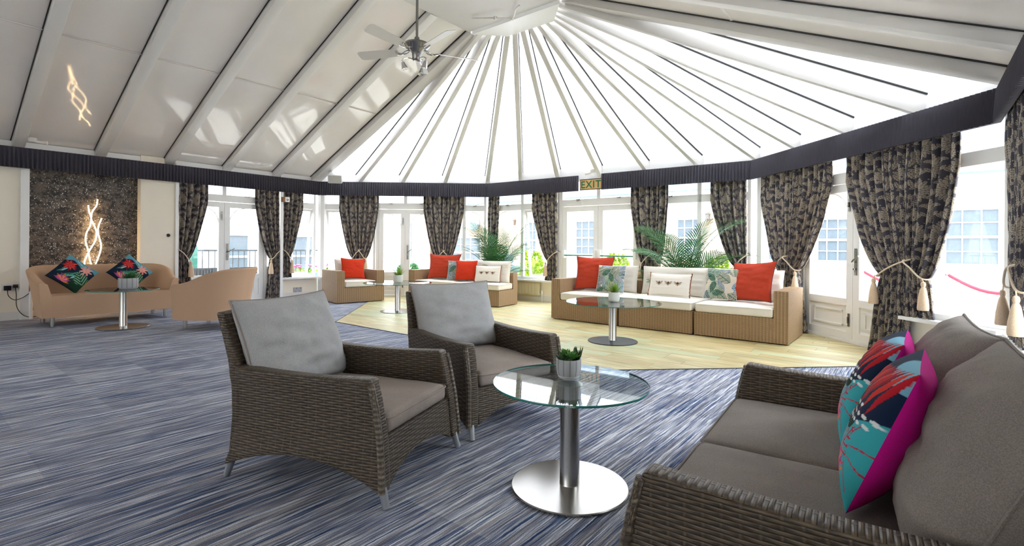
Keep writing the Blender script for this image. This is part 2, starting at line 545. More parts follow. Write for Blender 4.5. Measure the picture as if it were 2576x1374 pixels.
for (u0, v0), (u1, v1) in zip(wf[7:]+wf[:3], wf[:4]):
    d = Vector((v1-v0, u1-u0, 0)); L = d.length; d.normalize(); n = Vector((-d.y, d.x, 0))*.006
    a, b = Vector((v0, u0, 0)), Vector((v1, u1, 0))
    q = [a-n, b-n, b+n, a+n]
    lo = [bm.verts.new(p+Vector((0, 0, -.002))) for p in q]; hi = [bm.verts.new(p+Vector((0, 0, .003))) for p in q]
    bm.faces.new(hi)
    for i in range(4): bm.faces.new((lo[i], lo[(i+1) % 4], hi[(i+1) % 4], hi[i]))
o = obj('trim_9', bm, MT['blackdisk']); place(o, (MX, MY, 0), -TH); o['kind'] = 'structure'
bm = BM(); box(bm, -45, 45, -30, 50, -.3, -.13)
o = obj('ground', bm, MT['paving']); place(o, (MX, MY, 0), -TH); o['kind'] = 'structure'
o['label'] = 'pale paving of the courtyard outside the windows'

# ------------------------------------------------------------------ walls
SILL = .45; TRB, TRT, HEAD = 1.965, 2.075, 2.50
def wall(name, fr, spans, material=None, label=None):
    bm = BM()
    for s in spans: box(bm, *s)
    return struct(name, bm, material or MT['cream'], fr, label)
wall('wall_left', FL, [(-3.75, 4.25, 0, .3, -.1, 2.67), (4.25, 5.735, .19, .3, -.1, 2.67), (5.735, 6.27, -.06, .3, -.1, 2.67),
     (8.2, 9.05, 0, .16, -.1, SILL-.02)], label='cream wall with a column beside the sparkling wallpaper')
wall('wall_bay_left', F1, [(0.02, 1.2, 0, .16, -.1, SILL-.02), (2.62, 3.73, 0, .16, -.1, SILL-.02)])
wall('wall_bay_front', F2, [(0.02, 1.78, 0, .16, -.1, SILL-.02), (3.56, 5.43, 0, .16, -.1, SILL-.02)])
wall('wall_bay_right', F3, [(0.02, .98, 0, .16, -.1, SILL-.02), (2.68, 3.68, 0, .16, -.1, SILL-.02)])
wall('wall_right', FR, [(0.02, 3.4, 0, .16, -.1, SILL-.02), (3.4, 12.75, 0, .16, -.1, 2.67)])
bm = BM()
pr = [(-.3, 2.42), (FBk.len+.3, 2.42), (FBk.len+.3, 2.6), (FBk.len*.5, 5.0), (-.3, 2.6)]
fa = [bm.verts.new((x, 0, z)) for x, z in pr]; fb = [bm.verts.new((x, .15, z)) for x, z in pr]
bm.faces.new(fa); bm.faces.new(fb[::-1])
for i in range(5): bm.faces.new((fa[i], fb[i], fb[(i+1) % 5], fa[(i+1) % 5]))
bmesh.ops.recalc_face_normals(bm, faces=bm.faces)
struct('wall_back', bm, MT['cream'], FBk)
bm = BM(); box(bm, 4.34, 5.735, .12, .19, .0, 2.6)
struct('wallpaper_panel', bm, MT['glitter'], FL, 'dark wallpaper panel flecked with glitter behind the beige sofa')
# white pilaster and posts
bm = BM(); box(bm, 4.25, 4.345, -.07, .19, -.004, 2.6); struct('trim_1', bm, MT['upvc'], FL, bevel=.006)
bm = BM(); box(bm, 6.25, 6.30, -.10, .1, -.004, 2.6); struct('trim_2', bm, MT['upvc'], FL, bevel=.004)
bm = BM(); box(bm, 8.155, 8.215, -.11, .12, -.004, 2.6); struct('trim_3', bm, MT['upvc'], FL, bevel=.004)
# baseboards
def baseboard(name, fr, spans):
    bm = BM()
    for a, b in spans:
        box(bm, a, b, -.022, 0, -.004, .1); box(bm, a, b, -.014, 0, .1, .118)
    struct(name, bm, MT['skirt'], fr)
baseboard('baseboard_left', FL, [(-3.6, 4.25), (4.35, 5.73), (8.215, 9.0)])
baseboard('baseboard_bay_left', F1, [(0.05, 1.2), (2.62, 3.7)])
baseboard('baseboard_bay_front', F2, [(0.05, 1.78), (3.56, 5.4)])
baseboard('baseboard_bay_right', F3, [(0.05, .98), (2.68, 3.66)])
baseboard('baseboard_right', FR, [(0.05, 12.6)])
bm = BM(); box(bm, 5.73, 6.25, -.082, -.06, -.004, .11); struct('baseboard_column', bm, MT['skirt'], FL)
# eaves beams above the windows
for i, fr in enumerate((FL, F1, F2, F3, FR)):
    bm = BM(); box(bm, -.07-(3.6 if fr is FL else 0), fr.len+.07+(3.6 if fr is FR else 0), -.03, .3, 2.47, 2.655 if fr in (FL, FR) else 2.76); struct('trim_%d' % (i+4), bm, MT['upvc'], fr)

# ------------------------------------------------------------------ windows and doors
def frame_bar(bm, x0, x1, z0, z1, y0=.02, y1=.09): box(bm, x0, x1, y0, y1, z0, z1)
def arch_bar(bm, xa, xb, ztop, r, y=.055, left=True):
    # quarter-circle glazing bar in a top corner
    pts = []
    for k in range(9):
        a = k/8*PI/2
        if left: pts.append((xa+r*(1-math.cos(a)), y, ztop-r+r*math.sin(a)))
        else: pts.append((xb-r*(1-math.cos(a)), y, ztop-r+r*math.sin(a)))
    tube(bm, pts, .008, 6)
def pane(parent, x0, x1, z0, z1, y=.052):
    bm = BM(); box(bm, x0, x1, y, y+.006, z0, z1)
    return obj('glass_pane', bm, MT['glass'], parent)
def stay(parent, x, z, y=.02):
    bm = BM(); box(bm, x-.035, x+.035, y-.03, y, z-.008, z+.008); tube(bm, [(x, y-.03, z), (x+.05, y-.05, z+.012), (x+.09, y-.05, z+.03)], .005, 6)
    obj('window_stay', bm, MT['pewter'], parent)
def window(n, fr, t0, t1, mull, open_=(), label=None):
    bm = BM(); fw = .05
    for x in (t0, t1-fw): frame_bar(bm, x, x+fw, SILL, HEAD)
    for x in mull: frame_bar(bm, x-.035, x+.035, SILL, HEAD)
    frame_bar(bm, t0+fw, t1-fw, SILL, SILL+.06); frame_bar(bm, t0+fw, t1-fw, TRB-.02, TRT); frame_bar(bm, t0+fw, t1-fw, HEAD-.04, HEAD)
    xs = [t0+fw]+[q for x in mull for q in (x-.035, x+.035)]+[t1-fw]
    bays = list(zip(xs[::2], xs[1::2]))
    for i, (a, b) in enumerate(bays):
        if i not in open_:
            arch_bar(bm, a, b, TRB-.04, .3, left=i % 2 == 0)
    o = struct('window_%d' % n, bm, MT['upvc'], fr, label, bevel=.004)
    for i, (a, b) in enumerate(bays):
        pane(o, a, b, TRT, HEAD-.04)
        stay(o, (a+b)/2, TRT-.01)
        if i in open_:
            cb = BM(); w_ = b-a
            for q in ((0, .05, 0, 1.47), (w_-.05, w_, 0, 1.47), (.05, w_-.05, 0, .05), (.05, w_-.05, 1.42, 1.47)):
                box(cb, q[0], q[1], -.02, .02, q[2]-1.47, q[3]-1.47)
            arch_bar(cb, .05, w_-.05, -.05, .3, y=0, left=False)
            c = obj('casement', cb, MT['upvc'], o, bevel=.003)
            c.location = (a, .1, TRB-.02); c.rotation_euler = (math.radians(7), 0, 0)
            gp = BM(); box(gp, .05, w_-.05, -.003, .003, -1.42, -.05); obj('glass_pane', gp, MT['glass'], c)
        else:
            pane(o, a, b, SILL+.06, TRB-.02)
    sb = BM(); box(sb, t0, t1, -.115, .02, SILL-.035, SILL)
    obj('window_sill', sb, MT['upvc'], o, bevel=.008)
    return o
def door(n, fr, t0, t1, tm, glass_z, kind, label=None):
    bm = BM(); fw = .06
    for x in (t0, t1-fw): frame_bar(bm, x, x+fw, 0, HEAD, .0, .1)
    frame_bar(bm, t0+fw, t1-fw, TRB+.01, TRT+.03, .0, .1); frame_bar(bm, t0+fw, t1-fw, HEAD-.04, HEAD)
    frame_bar(bm, tm-.035, tm+.035, TRT, HEAD); frame_bar(bm, t0+fw, t1-fw, 0, .035, .0, .1)
    o = struct('door_%d' % n, bm, MT['upvc'], fr, label, bevel=.004)
    pane(o, t0+fw, tm-.035, TRT+.03, HEAD-.04); pane(o, tm+.035, t1-fw, TRT+.03, HEAD-.04)
    for x in ((t0+tm)/2, (t1+tm)/2): stay(o, x, TRT+.02, .0)
    for side, (a, b) in enumerate(((t0+fw+.004, tm-.003), (tm+.003, t1-fw-.004))):
        lb = BM(); sw = .098
        for q in ((a, a+sw), (b-sw, b)): box(lb, q[0], q[1], .015, .075, .04, TRB)
        box(lb, a+sw, b-sw, .015, .075, TRB-.1, TRB); box(lb, a+sw, b-sw, .015, .075, .04, .13)
        if glass_z > .2: box(lb, a+sw, b-sw, .015, .075, glass_z-.09, glass_z)
        if kind != 'exit': arch_bar(lb, a+sw, b-sw, TRB-.1, .3, y=.04, left=side == 1)
        leaf = obj('door_leaf', lb, MT['upvc'], o, bevel=.004)
        pane(leaf, a+sw, b-sw, glass_z, TRB-.1, .042)
        if glass_z > .2:
            pb = BM(); box(pb, a+sw, b-sw, .035, .055, .13, glass_z-.09)
            p0, p1, q0, q1 = a+sw+.07, b-sw-.07, .13+.06, glass_z-.15
            for q in ((p0, p1, q0, q0+.02), (p0, p1, q1-.02, q1), (p0, p0+.02, q0, q1), (p1-.02, p1, q0, q1)): box(pb, q[0], q[1], .022, .036, q[2], q[3])
            obj('lower_panel', pb, MT['upvc'], leaf, bevel=.003)
        inner = b-sw/2 if side == 0 else a+sw/2
        hb = BM()
        if kind == 'exit':
            for q in (a+.03, b-.075):
                box(hb, q, q+.05, -.06, .015, .93, 1.09)
            obj('push_bar_bracket', hb, MT['upvc'], leaf, bevel=.015)
            h2 = BM(); tube(h2, [(a+.08, -.05, .985), (b-.08, -.05, .985)], .014, 10)
            obj('push_bar', h2, MT['barglass'], leaf)
        elif side == 1:
            box(hb, inner-.018, inner+.018, .005, .015, .84, 1.16)
            tube(hb, [(inner, .01, 1.0), (inner, -.04, 1.0), (inner+.03, -.05, 1.02), (inner+.11, -.05, 1.07)], .009, 8)
            lathe(hb, [(.014, 0), (.014, .02)], 12, (inner, -.01, .9))
            obj('door_handle', hb, MT['pewter'], leaf)
        else:
            box(hb, inner-.012, inner+.012, .003, .015, 1.62, 1.78); lathe(hb, [(.008, 0), (.008, .06)], 8, (inner, -.005, 1.67))
            box(hb, inner-.012, inner+.012, .003, .015, .2, .36); lathe(hb, [(.008, 0), (.008, .08)], 8, (inner, -.005, .24))
            obj('door_bolt', hb, MT['pewter'], leaf)
    return o
door(1, FL, 6.32, 7.93, 7.11, .55, 'plain', 'white glazed double doors beside the cream column')
window(1, FL, 8.215, 9.02, [], (0,), 'narrow window with open casement above the low cream wall')
window(2, F1, .03, 1.2, [.86], (0,))
door(2, F1, 1.22, 2.60, 1.875, .55, 'plain', 'white glazed double doors behind the glass table and tan armchair')
window(3, F1, 2.62, 3.70, [3.2])
window(4, F2, .03, 1.78, [.84], (1,))
door(3, F2, 1.80, 3.55, 2.66, .157, 'exit', 'white double exit doors with green push bars under the exit sign')
window(5, F2, 3.57, 5.40, [4.58])
window(6, F3, .03, .97, [])
door(4, F3, .98, 2.66, 1.90, .54, 'plain', 'white glazed double doors with panelled base beside the big tan sofa')
window(7, F3, 2.68, 3.66, [])
window(8, FR, .04, 3.4, [.7, 1.6, 2.5])
window(9, FBk, 1.9, 4.6, [2.8, 3.7])  # unseen end-wall window, added to let daylight in from behind
door(5, FBk, 4.6, 6.3, 5.45, .157, 'plain')  # glazed doors beside it, also unseen and added for daylight
wall('wall_back_low', FBk, [(.02, 1.9, 0, .16, -.1, 2.45), (1.9, 4.6, 0, .16, -.1, SILL-.02), (6.3, FBk.len, 0, .16, -.1, 2.45)])
# corner posts
for i, (fr, t) in enumerate(((F1, 0), (F2, 0), (F3, 0), (FR, 0))):
    bm = BM(); lathe(bm, [(.095, -.1), (.095, 2.6)], 8, (0, .05, 0))
    struct('trim_%d' % (10+i), bm, MT['upvc'], None, ang=20)
    o = bpy.data.objects['trim_%d' % (10+i)]; place(o, fr.pt(0, 0, 0), fr.rz)

# ------------------------------------------------------------------ roof
def rz_(v): return 4.57-.4255*(abs(v)-.8)
def beam(P, Q, w_, d_, material, name='rafter', label=None):
    P, Q = Vector(P), Vector(Q); a = (Q-P).normalized(); s = a.cross(Vector((0, 0, 1))).normalized(); n = s.cross(a)
    bm = BM(); v = []
    for E in (P, Q):
        for sx, dz in ((-1, 0), (1, 0), (1, d_), (-1, d_)): v.append(bm.verts.new(E+s*sx*w_/2+n*dz))
    for q in ((0, 1, 2, 3), (7, 6, 5, 4), (0, 4, 5, 1), (1, 5, 6, 2), (2, 6, 7, 3), (3, 7, 4, 0)): bm.faces.new([v[i] for i in q])
    bmesh.ops.recalc_face_normals(bm, faces=bm.faces)
    o = obj(name, bm, material, bevel=.006); o['kind'] = 'structure'
    return o
ZTOP = 4.57
plate = [(-.13, -.75), (.28, -.35), (.28, .55), (-.13, .92)]          # half-octagon soffit at the end of the ridge
eav = [PA, PB, PC, PD]
def lerp2(a, b, t): return (a[0]+(b[0]-a[0])*t, a[1]+(b[1]-a[1])*t)
ZE = 2.60; PAN = .215
bays = [4, 6, 4]
hipline = []
for fi in range(3):
    n = bays[fi]; ea, eb = eav[fi], eav[fi+1]; ta, tb = plate[fi], plate[fi+1]
    for i in range(n+(fi == 2)):
        hipline.append((fi, lerp2(ta, tb, i/n), lerp2(ea, eb, i/n), i))
def ext(T, E, k):      # carry the rafter line past the eaves
    return (T[0]+(E[0]-T[0])*k, T[1]+(E[1]-T[1])*k), ZTOP+(ZE-ZTOP)*k
for fi, T, E, i in hipline:
    q, z = ext(T, E, 1.05)
    if (fi, i) in ((0, 0), (2, 4)): continue
    beam(W(*T, ZTOP), W(*q, z), .085, .225, MT['rafter'])
    dv = (W(*E)-W(*T)); sd = Vector((dv.y, -dv.x, 0)).normalized()
    for g_ in (-1, 1):
        P_, Q_ = W(*T, ZTOP+.222), W(*q, z+.222)
        beam(P_+sd*g_*.050, Q_+sd*g_*.050, .014, .02, MT['black'], 'glazing_gasket')
cnt = 0
for k in range(len(hipline)-1):
    fi, T0, E0, _ = hipline[k]; _, T1, E1, _ = hipline[k+1]
    q0, z0 = ext(T0, E0, 1.06); q1, z1 = ext(T1, E1, 1.06)
    a, b, c, d = W(*T0, ZTOP), W(*T1, ZTOP), W(*q1, z1), W(*q0, z0)
    nrm = (c-a).cross(b-a).normalized()
    if nrm.z < 0: nrm = -nrm
    ed = (W(*eav[fi+1])-W(*eav[fi])).normalized()
    bm = BM(); uv = bm.loops.layers.uv.verify()
    lo = [bm.verts.new(p+nrm*PAN) for p in (a, b, c, d)]; hi = [bm.verts.new(p+nrm*(PAN+.02)) for p in (a, b, c, d)]
    bm.faces.new(lo)
    for f in bm.faces:
        for l in f.loops: l[uv].uv = (l.vert.co.dot(ed), l.vert.co.z)
    for v_ in hi: bm.verts.remove(v_)
    o = obj('roof_glazing_panel', bm, MT['poly']); o['kind'] = 'structure'
# soffit plate at the end of the ridge
bm = BM()
pl = [W(*p, ZTOP) for p in plate]
a = [bm.verts.new(p+Vector((0, 0, -.02))) for p in pl]; b = [bm.verts.new(p+Vector((0, 0, .16))) for p in pl]
bm.faces.new(a); bm.faces.new(b[::-1])
for i in range(4): bm.faces.new((a[i], b[i], b[(i+1) % 4], a[(i+1) % 4]))
bmesh.ops.recalc_face_normals(bm, faces=bm.faces)
struct('trim_14', bm, MT['upvc'], None, 'white half-octagon plate where the roof rafters meet')
# ridge soffit along the room
bm = BM()
q = [W(-12.8, -.8, ZTOP+.02), W(-.16, -.8, ZTOP+.02), W(-.16, .95, ZTOP+.02), W(-12.8, .95, ZTOP+.02)]
a = [bm.verts.new(p) for p in q]; b = [bm.verts.new(p+Vector((0, 0, .2))) for p in q]
bm.faces.new(a); bm.faces.new(b[::-1])
for i in range(4): bm.faces.new((a[i], b[i], b[(i+1) % 4], a[(i+1) % 4]))
bmesh.ops.recalc_face_normals(bm, faces=bm.faces)
struct('ceiling_ridge', bm, MT['beam'])
# portal beams at the start of the hip, and the long side slopes
def slope_pt(u, v, dz=0): return W(u, v, rz_(v)+dz)
VR = 5.36
def vs(side, v): return -v if side < 0 else v
for side, vt, ve in ((-1, .78, 5.72), (1, .95, 5.6)):
    e = rz_(vt)
    zt, ze = ZTOP, ZTOP-.4255*(ve-vt) if side > 0 else ZTOP-.4255*(ve-.8)
    ze = ZE-(ve-(5.496 if side < 0 else 5.36))*(ZTOP-ZE)/((5.496 if side < 0 else 5.36)-vt)
    sl = (ZTOP-ze)/(ve-vt)
    def Z(v): return ZTOP-sl*(abs(v)-vt)
    beam(W(-.02, side*vt, ZTOP-.0), W(-.02, side*ve, ze), .22, .2, MT['beam'], 'portal_rafter')
    for du in (-.125,):
        beam(W(-.02+du, side*vt, ZTOP+.1), W(-.02+du, side*ve, ze+.1), .02, .02, MT['black'], 'glazing_gasket')
    us = [-.92-.965*k for k in range(13)]
    for u in us:
        beam(W(u, side*vt, ZTOP), W(u, side*ve, ze), .14, .14, MT['rafter'])
        beam(W(u-.08, side*vt, ZTOP+.1), W(u-.08, side*ve, ze+.1), .012, .012, MT['black'], 'glazing_gasket')
    bm = BM()
    n3 = Vector((0, 0, 1))
    for u0, u1 in zip(us[11:-1], us[12:]):       # unseen roof bays at the back, glazing added for daylight
        gb = BM(); uvl = gb.loops.layers.uv.verify()
        f = gb.faces.new([gb.verts.new(p) for p in (W(u0, side*vt, ZTOP+.1), W(u1, side*vt, ZTOP+.1), W(u1, side*ve, ze+.1), W(u0, side*ve, ze+.1))])
        for l in f.loops: l[uvl].uv = (l.vert.co.dot(FL.d), l.vert.co.z)
        o = obj('roof_glazing_panel', gb, MT['poly']); o['kind'] = 'structure'
    ub = us[11]
    P4 = [W(0, side*vt, ZTOP+.115), W(ub, side*vt, ZTOP+.115), W(ub, side*ve, ze+.115), W(0, side*ve, ze+.115)]
    lo = [bm.verts.new(p) for p in P4]; hi = [bm.verts.new(p+Vector((0, 0, .05))) for p in P4]
    bm.faces.new(lo); bm.faces.new(hi[::-1])
    for i in range(4): bm.faces.new((lo[i], lo[(i+1) % 4], hi[(i+1) % 4], hi[i]))
    bmesh.ops.recalc_face_normals(bm, faces=bm.faces)
    struct('ceiling_left' if side < 0 else 'ceiling_right', bm, MT['ceil'], None, 'glossy pale grey ceiling panels between the white rafters' if side < 0 else None)
    # joint strips half way down the slope, one per bay
    zj = Z(3.22)+.115
    for u0, u1 in zip([-.1]+us[:-1], us):
        beam(W(u0-.07, side*3.22, zj-.012), W(u1+.07, side*3.22, zj-.012), .035, .01, MT['ceil'], 'ceiling_joint_strip')

# conduit with junction fittings below the ridge end
t = thing('ceiling_conduit', 'short white conduit with fittings under the ridge beside the rafter fan', 'conduit', W(-.25, .1, ZTOP-.02))
bm = BM(); tube(bm, spline([(-.55, .1, .02), (-.2, .0, -.02), (.05, -.02, -.02), (.1, -.3, -.03), (.15, -.45, -.045)], 5), .012, 8); obj('pipe', bm, MT['whitepaint'], t)
for x in (-.2, .05):
    bm = BM(); lathe(bm, [(.001, -.05), (.022, -.048), (.026, -.02), (.026, 0)], 14, (x, 0, 0)); obj('junction_box', bm, MT['whitepaint'], t)

# ------------------------------------------------------------------ pelmet
def pelmet(name, pts, label):
    bm = BM(); front = []; back = []
    for (a, b) in zip(pts, pts[1:]):
        A_, B_ = Vector((*a, 0)), Vector((*b, 0)); d = (B_-A_); L = d.length; d.normalize(); inn = Vector((d.y, -d.x, 0))
        n = max(2, int(L/.0165)); n -= n % 3
        for i in range(n+1):
            ph = i % 3
            front.append(A_+d*(L*i/n)+inn*(0 if ph == 0 else .034 if ph == 1 else .017)); back.append(A_+d*(L*i/n)-inn*.02)
    rows = []
    for z, k in ((ZB, 1), (ZB+.1, .9), (ZT-.04, .6), (ZT, .35)):
        rows.append([bm.verts.new(f*k+(b+(f-b).normalized()*.02)*(1-k)+Vector((0, 0, z))) for f, b in zip(front, back)])
    bk = [[bm.verts.new(b+Vector((0, 0, z))) for b in back] for z in (ZB, ZT)]
    n = len(front)
    for r0, r1 in list(zip(rows, rows[1:]))+[(rows[-1], bk[1]), (bk[1], bk[0]), (bk[0], rows[0])]:
        for i in range(n-1): bm.faces.new((r0[i], r0[i+1], r1[i+1], r1[i]))
    for i in (0, n-1): bm.faces.new([r[i] for r in rows]+[bk[1][i], bk[0][i]])
    bmesh.ops.recalc_face_normals(bm, faces=bm.faces)
    o = obj(name, bm, MT['pelmet'], ang=25)
    return tag(o, label, 'pelmet')
w2 = lambda q: tuple(W(*q)[:2])
f2d = Frame(PB, PC, 0)
def on2(t): p = f2d.pt(t, 0, 0); return (p.x, p.y)
pelmet('curtain_pelmet', [w2((-12., -5.496)), w2(PA), w2(PB), on2(2.30)], 'long pleated charcoal pelmet running from the wallpaper wall to the exit sign')
pelmet('curtain_pelmet', [on2(2.80), w2(PC), w2(PD), w2((-9.5, 5.36))], 'pleated charcoal pelmet from exit sign round to the big damask curtains')

# ------------------------------------------------------------------ curtains
def curtain(fr, t0, t1, hook, zbot, label, y=-.063, zt=.86, tie=True, gmin=.36, tassel=True):
    free, hk = (t1, t0) if hook == 'L' else (t0, t1)
    wd = abs(t1-t0); nf = max(4, round(wd/.098)); ztop = 2.42; rnd = random.Random(int(t0*100)+int(zbot*10))
    phs = [rnd.uniform(-.5, .5) for _ in range(nf+2)]
    def g(z):
        if not tie: return 1
        if z >= zt:
            k = (z-zt)/(1.95-zt)
            return gmin+(1-gmin)*min(1, max(0, k))**.62 if k < 1 else 1
        k = (zt-z)/(zt-0); return gmin+.2*k**.8
    nu, nv = nf*10, 54
    def f(a, b):
        z = zbot+(ztop-zbot)*b
        # rope slopes: pull height varies across
        zz = z-(1-a)*.0
        gg = g(z-(.16*(1-a) if tie and z > .7 else 0))
        x = hk+(free-hk)*gg*a
        ph = a*nf*2*PI+.6*math.sin(a*7+phs[int(a*nf)]*2)*1.
        amp = .047*(.55+.45*gg)*(.55+.45*math.sin(a*PI)**.3)
        if z > 2.25: amp *= .75
        yy = y-amp*math.sin(ph)-.012*math.sin(a*nf*PI+z*1.3)+.006*math.sin(z*9+a*20)
        x += .012*math.sin(ph*.5+z*2.2)*gg
        return (x, yy, z)
    L = wd*2.1
    bm = BM(); grid(bm, nu, nv, f, lambda a, b: (a*L+t0*.7, zbot+(ztop-zbot)*b))
    o = obj('curtain', bm, MT['damask'], ang=180)
    place(o, (fr.p.x, fr.p.y, 0), fr.rz)
    md = o.modifiers.new('thickness', 'SOLIDIFY'); md.thickness = .004; md.offset = 0
    tag(o, label, 'curtain', None)
    if tie:
        xe = hk+(free-hk)*gmin*1.03; s = 1 if free > hk else -1
        zh, ze = 1.06, zt+.005
        pts = [(hk-s*.02, -.02, zh), (hk+s*.01, y-.07, zh-.03), ((hk*.55+xe*.45), y-.085, (zh+ze)/2+.0), (xe-s*.03, y-.07, ze), (xe+s*.012, y-.005, ze-.01), (xe-s*.02, y+.04, ze+.01)]
        rb = BM(); tube(rb, spline(pts, 6), .0085, 8)
        rp = obj('tieback', rb, MT['rope'], o)
        rp['label'] = 'cream rope tieback'
        hb = BM(); lathe(hb, [(.02, 0), (.008, .01), (.008, .04), (.018, .05), (.001, .055)], 10)
        bmesh.ops.rotate(hb, verts=hb.verts, cent=(0, 0, 0), matrix=Matrix.Rotation(PI/2, 3, 'X'))
        bmesh.ops.translate(hb, verts=hb.verts, vec=(hk-s*.02, .0, zh))
        obj('tieback_hook', hb, MT['pewter'], o)
        if tassel:
            tb = BM()
            x_ = xe+s*.01
            lathe(tb, [(.004, .0), (.018, -.012), (.022, -.035), (.016, -.058), (.02, -.066), (.028, -.09), (.044, -.19), (.05, -.27), (.046, -.29)], 18, (x_, y-.075, ze-.03))
            tube(tb, [(x_-s*.02, y-.075, ze), (x_, y-.075, ze-.035)], .005, 6)
            obj('tassel', tb, MT['tassel'], rp)
    return o
C_ = curtain
C_(FL, 6.30, 6.78, 'L', .0, 'long damask curtain at the white trim next to the cream column')
C_(FL, 7.64, 8.15, 'R', .0, 'long damask curtain against the white post, behind the tub chair')
C_(FL, 8.22, 8.67, 'L', SILL+.004, 'short damask curtain on the sill beside the white post')
C_(F1, .40, .89, 'R', SILL+.004, 'damask curtain half hidden behind the back of the tan armchair')
C_(F1, .86, 1.30, 'L', .0, 'damask curtain above the inner arm of the tan armchair')
C_(F1, 2.28, 2.76, 'R', .0, 'damask curtain directly above the big red cushion of the far sofa, door side')
C_(F1, 2.74, 3.19, 'L', SILL+.004, 'damask curtain above the far sofa, on the palm side of the pair')
C_(F2, -.03, .28, 'L', SILL+.004, 'narrow damask curtain rising behind the palm in the bay corner', gmin=.6)
C_(F2, 1.17, 1.78, 'R', SILL+.004, 'single damask curtain above the cream radiator')
C_(F2, 3.38, 3.79, 'R', .0, 'damask curtain at the exit door side of the taller palm', gmin=.5)
C_(F2, 3.775, 4.08, 'L', SILL+.004, 'damask curtain overlapping behind the taller palm fronds', gmin=.5)
C_(F2, 4.80, 5.36, 'R', SILL+.004, 'damask curtain pulled by a long rope toward the corner post', gmin=.34)
C_(F3, .16, .79, 'R', SILL+.004, 'damask curtain behind the red cushion at the arm end of the sofa')
C_(F3, .76, 1.62, 'L', .0, 'damask curtain with a tassel just behind the tan sofa arm', gmin=.32)
C_(F3, 1.86, 2.77, 'R', .0, 'wide floor-length damask curtain beside the panelled door', gmin=.4)
C_(F3, 2.74, 3.30, 'L', SILL+.004, 'damask curtain with a large tassel hanging over the sill', gmin=.42)
C_(FR, .03, .60, 'R', SILL+.004, 'damask curtain on the window wall above the taupe sofa, next to the bay corner', gmin=.5)
C_(FR, .62, 1.3, 'L', SILL+.004, 'damask curtain on the window wall furthest from the bay corner, above the taupe sofa', gmin=.5)
# ------------------------------------------------------------------ soft furnishing
def pil_mesh(w_, h_, t_, N=40, pinch=.05, wr=.006, seed=0, pat=None, mats=None, back_mi=None, pw_=.55, boxy=2.6, piping=None, pipe_mat=None, sag=0.):
    """cushion standing on its lower edge: x width, z height, -y is its face"""
    bm = BM(); uvl = bm.loops.layers.uv.verify()
    def shape(i, j, s):
        x = w_/2*i*(1-pinch*(1-j*j)); z = h_/2*j*(1-pinch*(1-i*i))
        k = max(0, (1-abs(i)**boxy))*max(0, (1-abs(j)**boxy))
        y = t_/2*k**pw_
        n = noise.fractal(Vector((i*1.7+seed*3.1, j*1.7+s, seed)), 1., 2., 3)*wr*min(1, k*3)
        n += noise.noise(Vector((i*1.3+seed, j*5+s*2, seed*2.)))*wr*.7*min(1, k*2)
        zz = z+h_/2
        y *= 1+sag*(-j)
        return Vector((x, s*(y+n), zz))
    vs_ = {}
    for s in (-1, 1):
        for a in range(N+1):
            for b in range(N+1):
                edge = a in (0, N) or b in (0, N)
                if s == 1 and edge: vs_[s, a, b] = vs_[-1, a, b]; continue
                vs_[s, a, b] = bm.verts.new(shape(2*a/N-1, 2*b/N-1, s))
    for s in (-1, 1):
        for a in range(N):
            for b in range(N):
                q = [(a, b), (a+1, b), (a+1, b+1), (a, b+1)]
                if s == 1: q.reverse()
                f = bm.faces.new([vs_[s, *p] for p in q]); f.material_index = 0 if s == -1 or back_mi is None else back_mi
                for l, p in zip(f.loops, q): l[uvl].uv = (p[0]/N, p[1]/N)
    if pat:
        cl = bm.loops.layers.float_color.new('pattern')
        uu = np.array([(l[uvl].uv.x, l[uvl].uv.y) for f in bm.faces for l in f.loops])
        c = pat(uu[:, 0], uu[:, 1]); i = 0
        for f in bm.faces:
            for l in f.loops: l[cl] = (*c[i], 1); i += 1
    edge = [vs_[-1, a, 0].co.copy() for a in range(N)]+[vs_[-1, N, b].co.copy() for b in range(N)]+[vs_[-1, a, N].co.copy() for a in range(N, 0, -1)]+[vs_[-1, 0, b].co.copy() for b in range(N, 0, -1)]
    return bm, edge
def cushion(name, parent=None, mats=None, piping=None, **k):
    bm, edge = pil_mesh(**k)
    o = obj(name, bm, mats, parent, ang=75)
    if piping:
        pb = BM(); tube(pb, edge+[edge[0]], piping[0], 6, cap=False)
        obj('piping', pb, piping[1], o)
    return o
def stand(o, pos, facing, tilt=15., roll=0.):
    """put a cushion with its lower edge at pos, face towards direction 'facing' (xy), leaning back by tilt degrees"""
    a = math.atan2(facing[1], facing[0])+PI/2
    o.matrix_world = Matrix.Translation(Vector(pos)) @ Matrix.Rotation(a, 4, 'Z') @ Matrix.Rotation(math.radians(-tilt), 4, 'X') @ Matrix.Rotation(math.radians(roll), 4, 'Y')
    return o

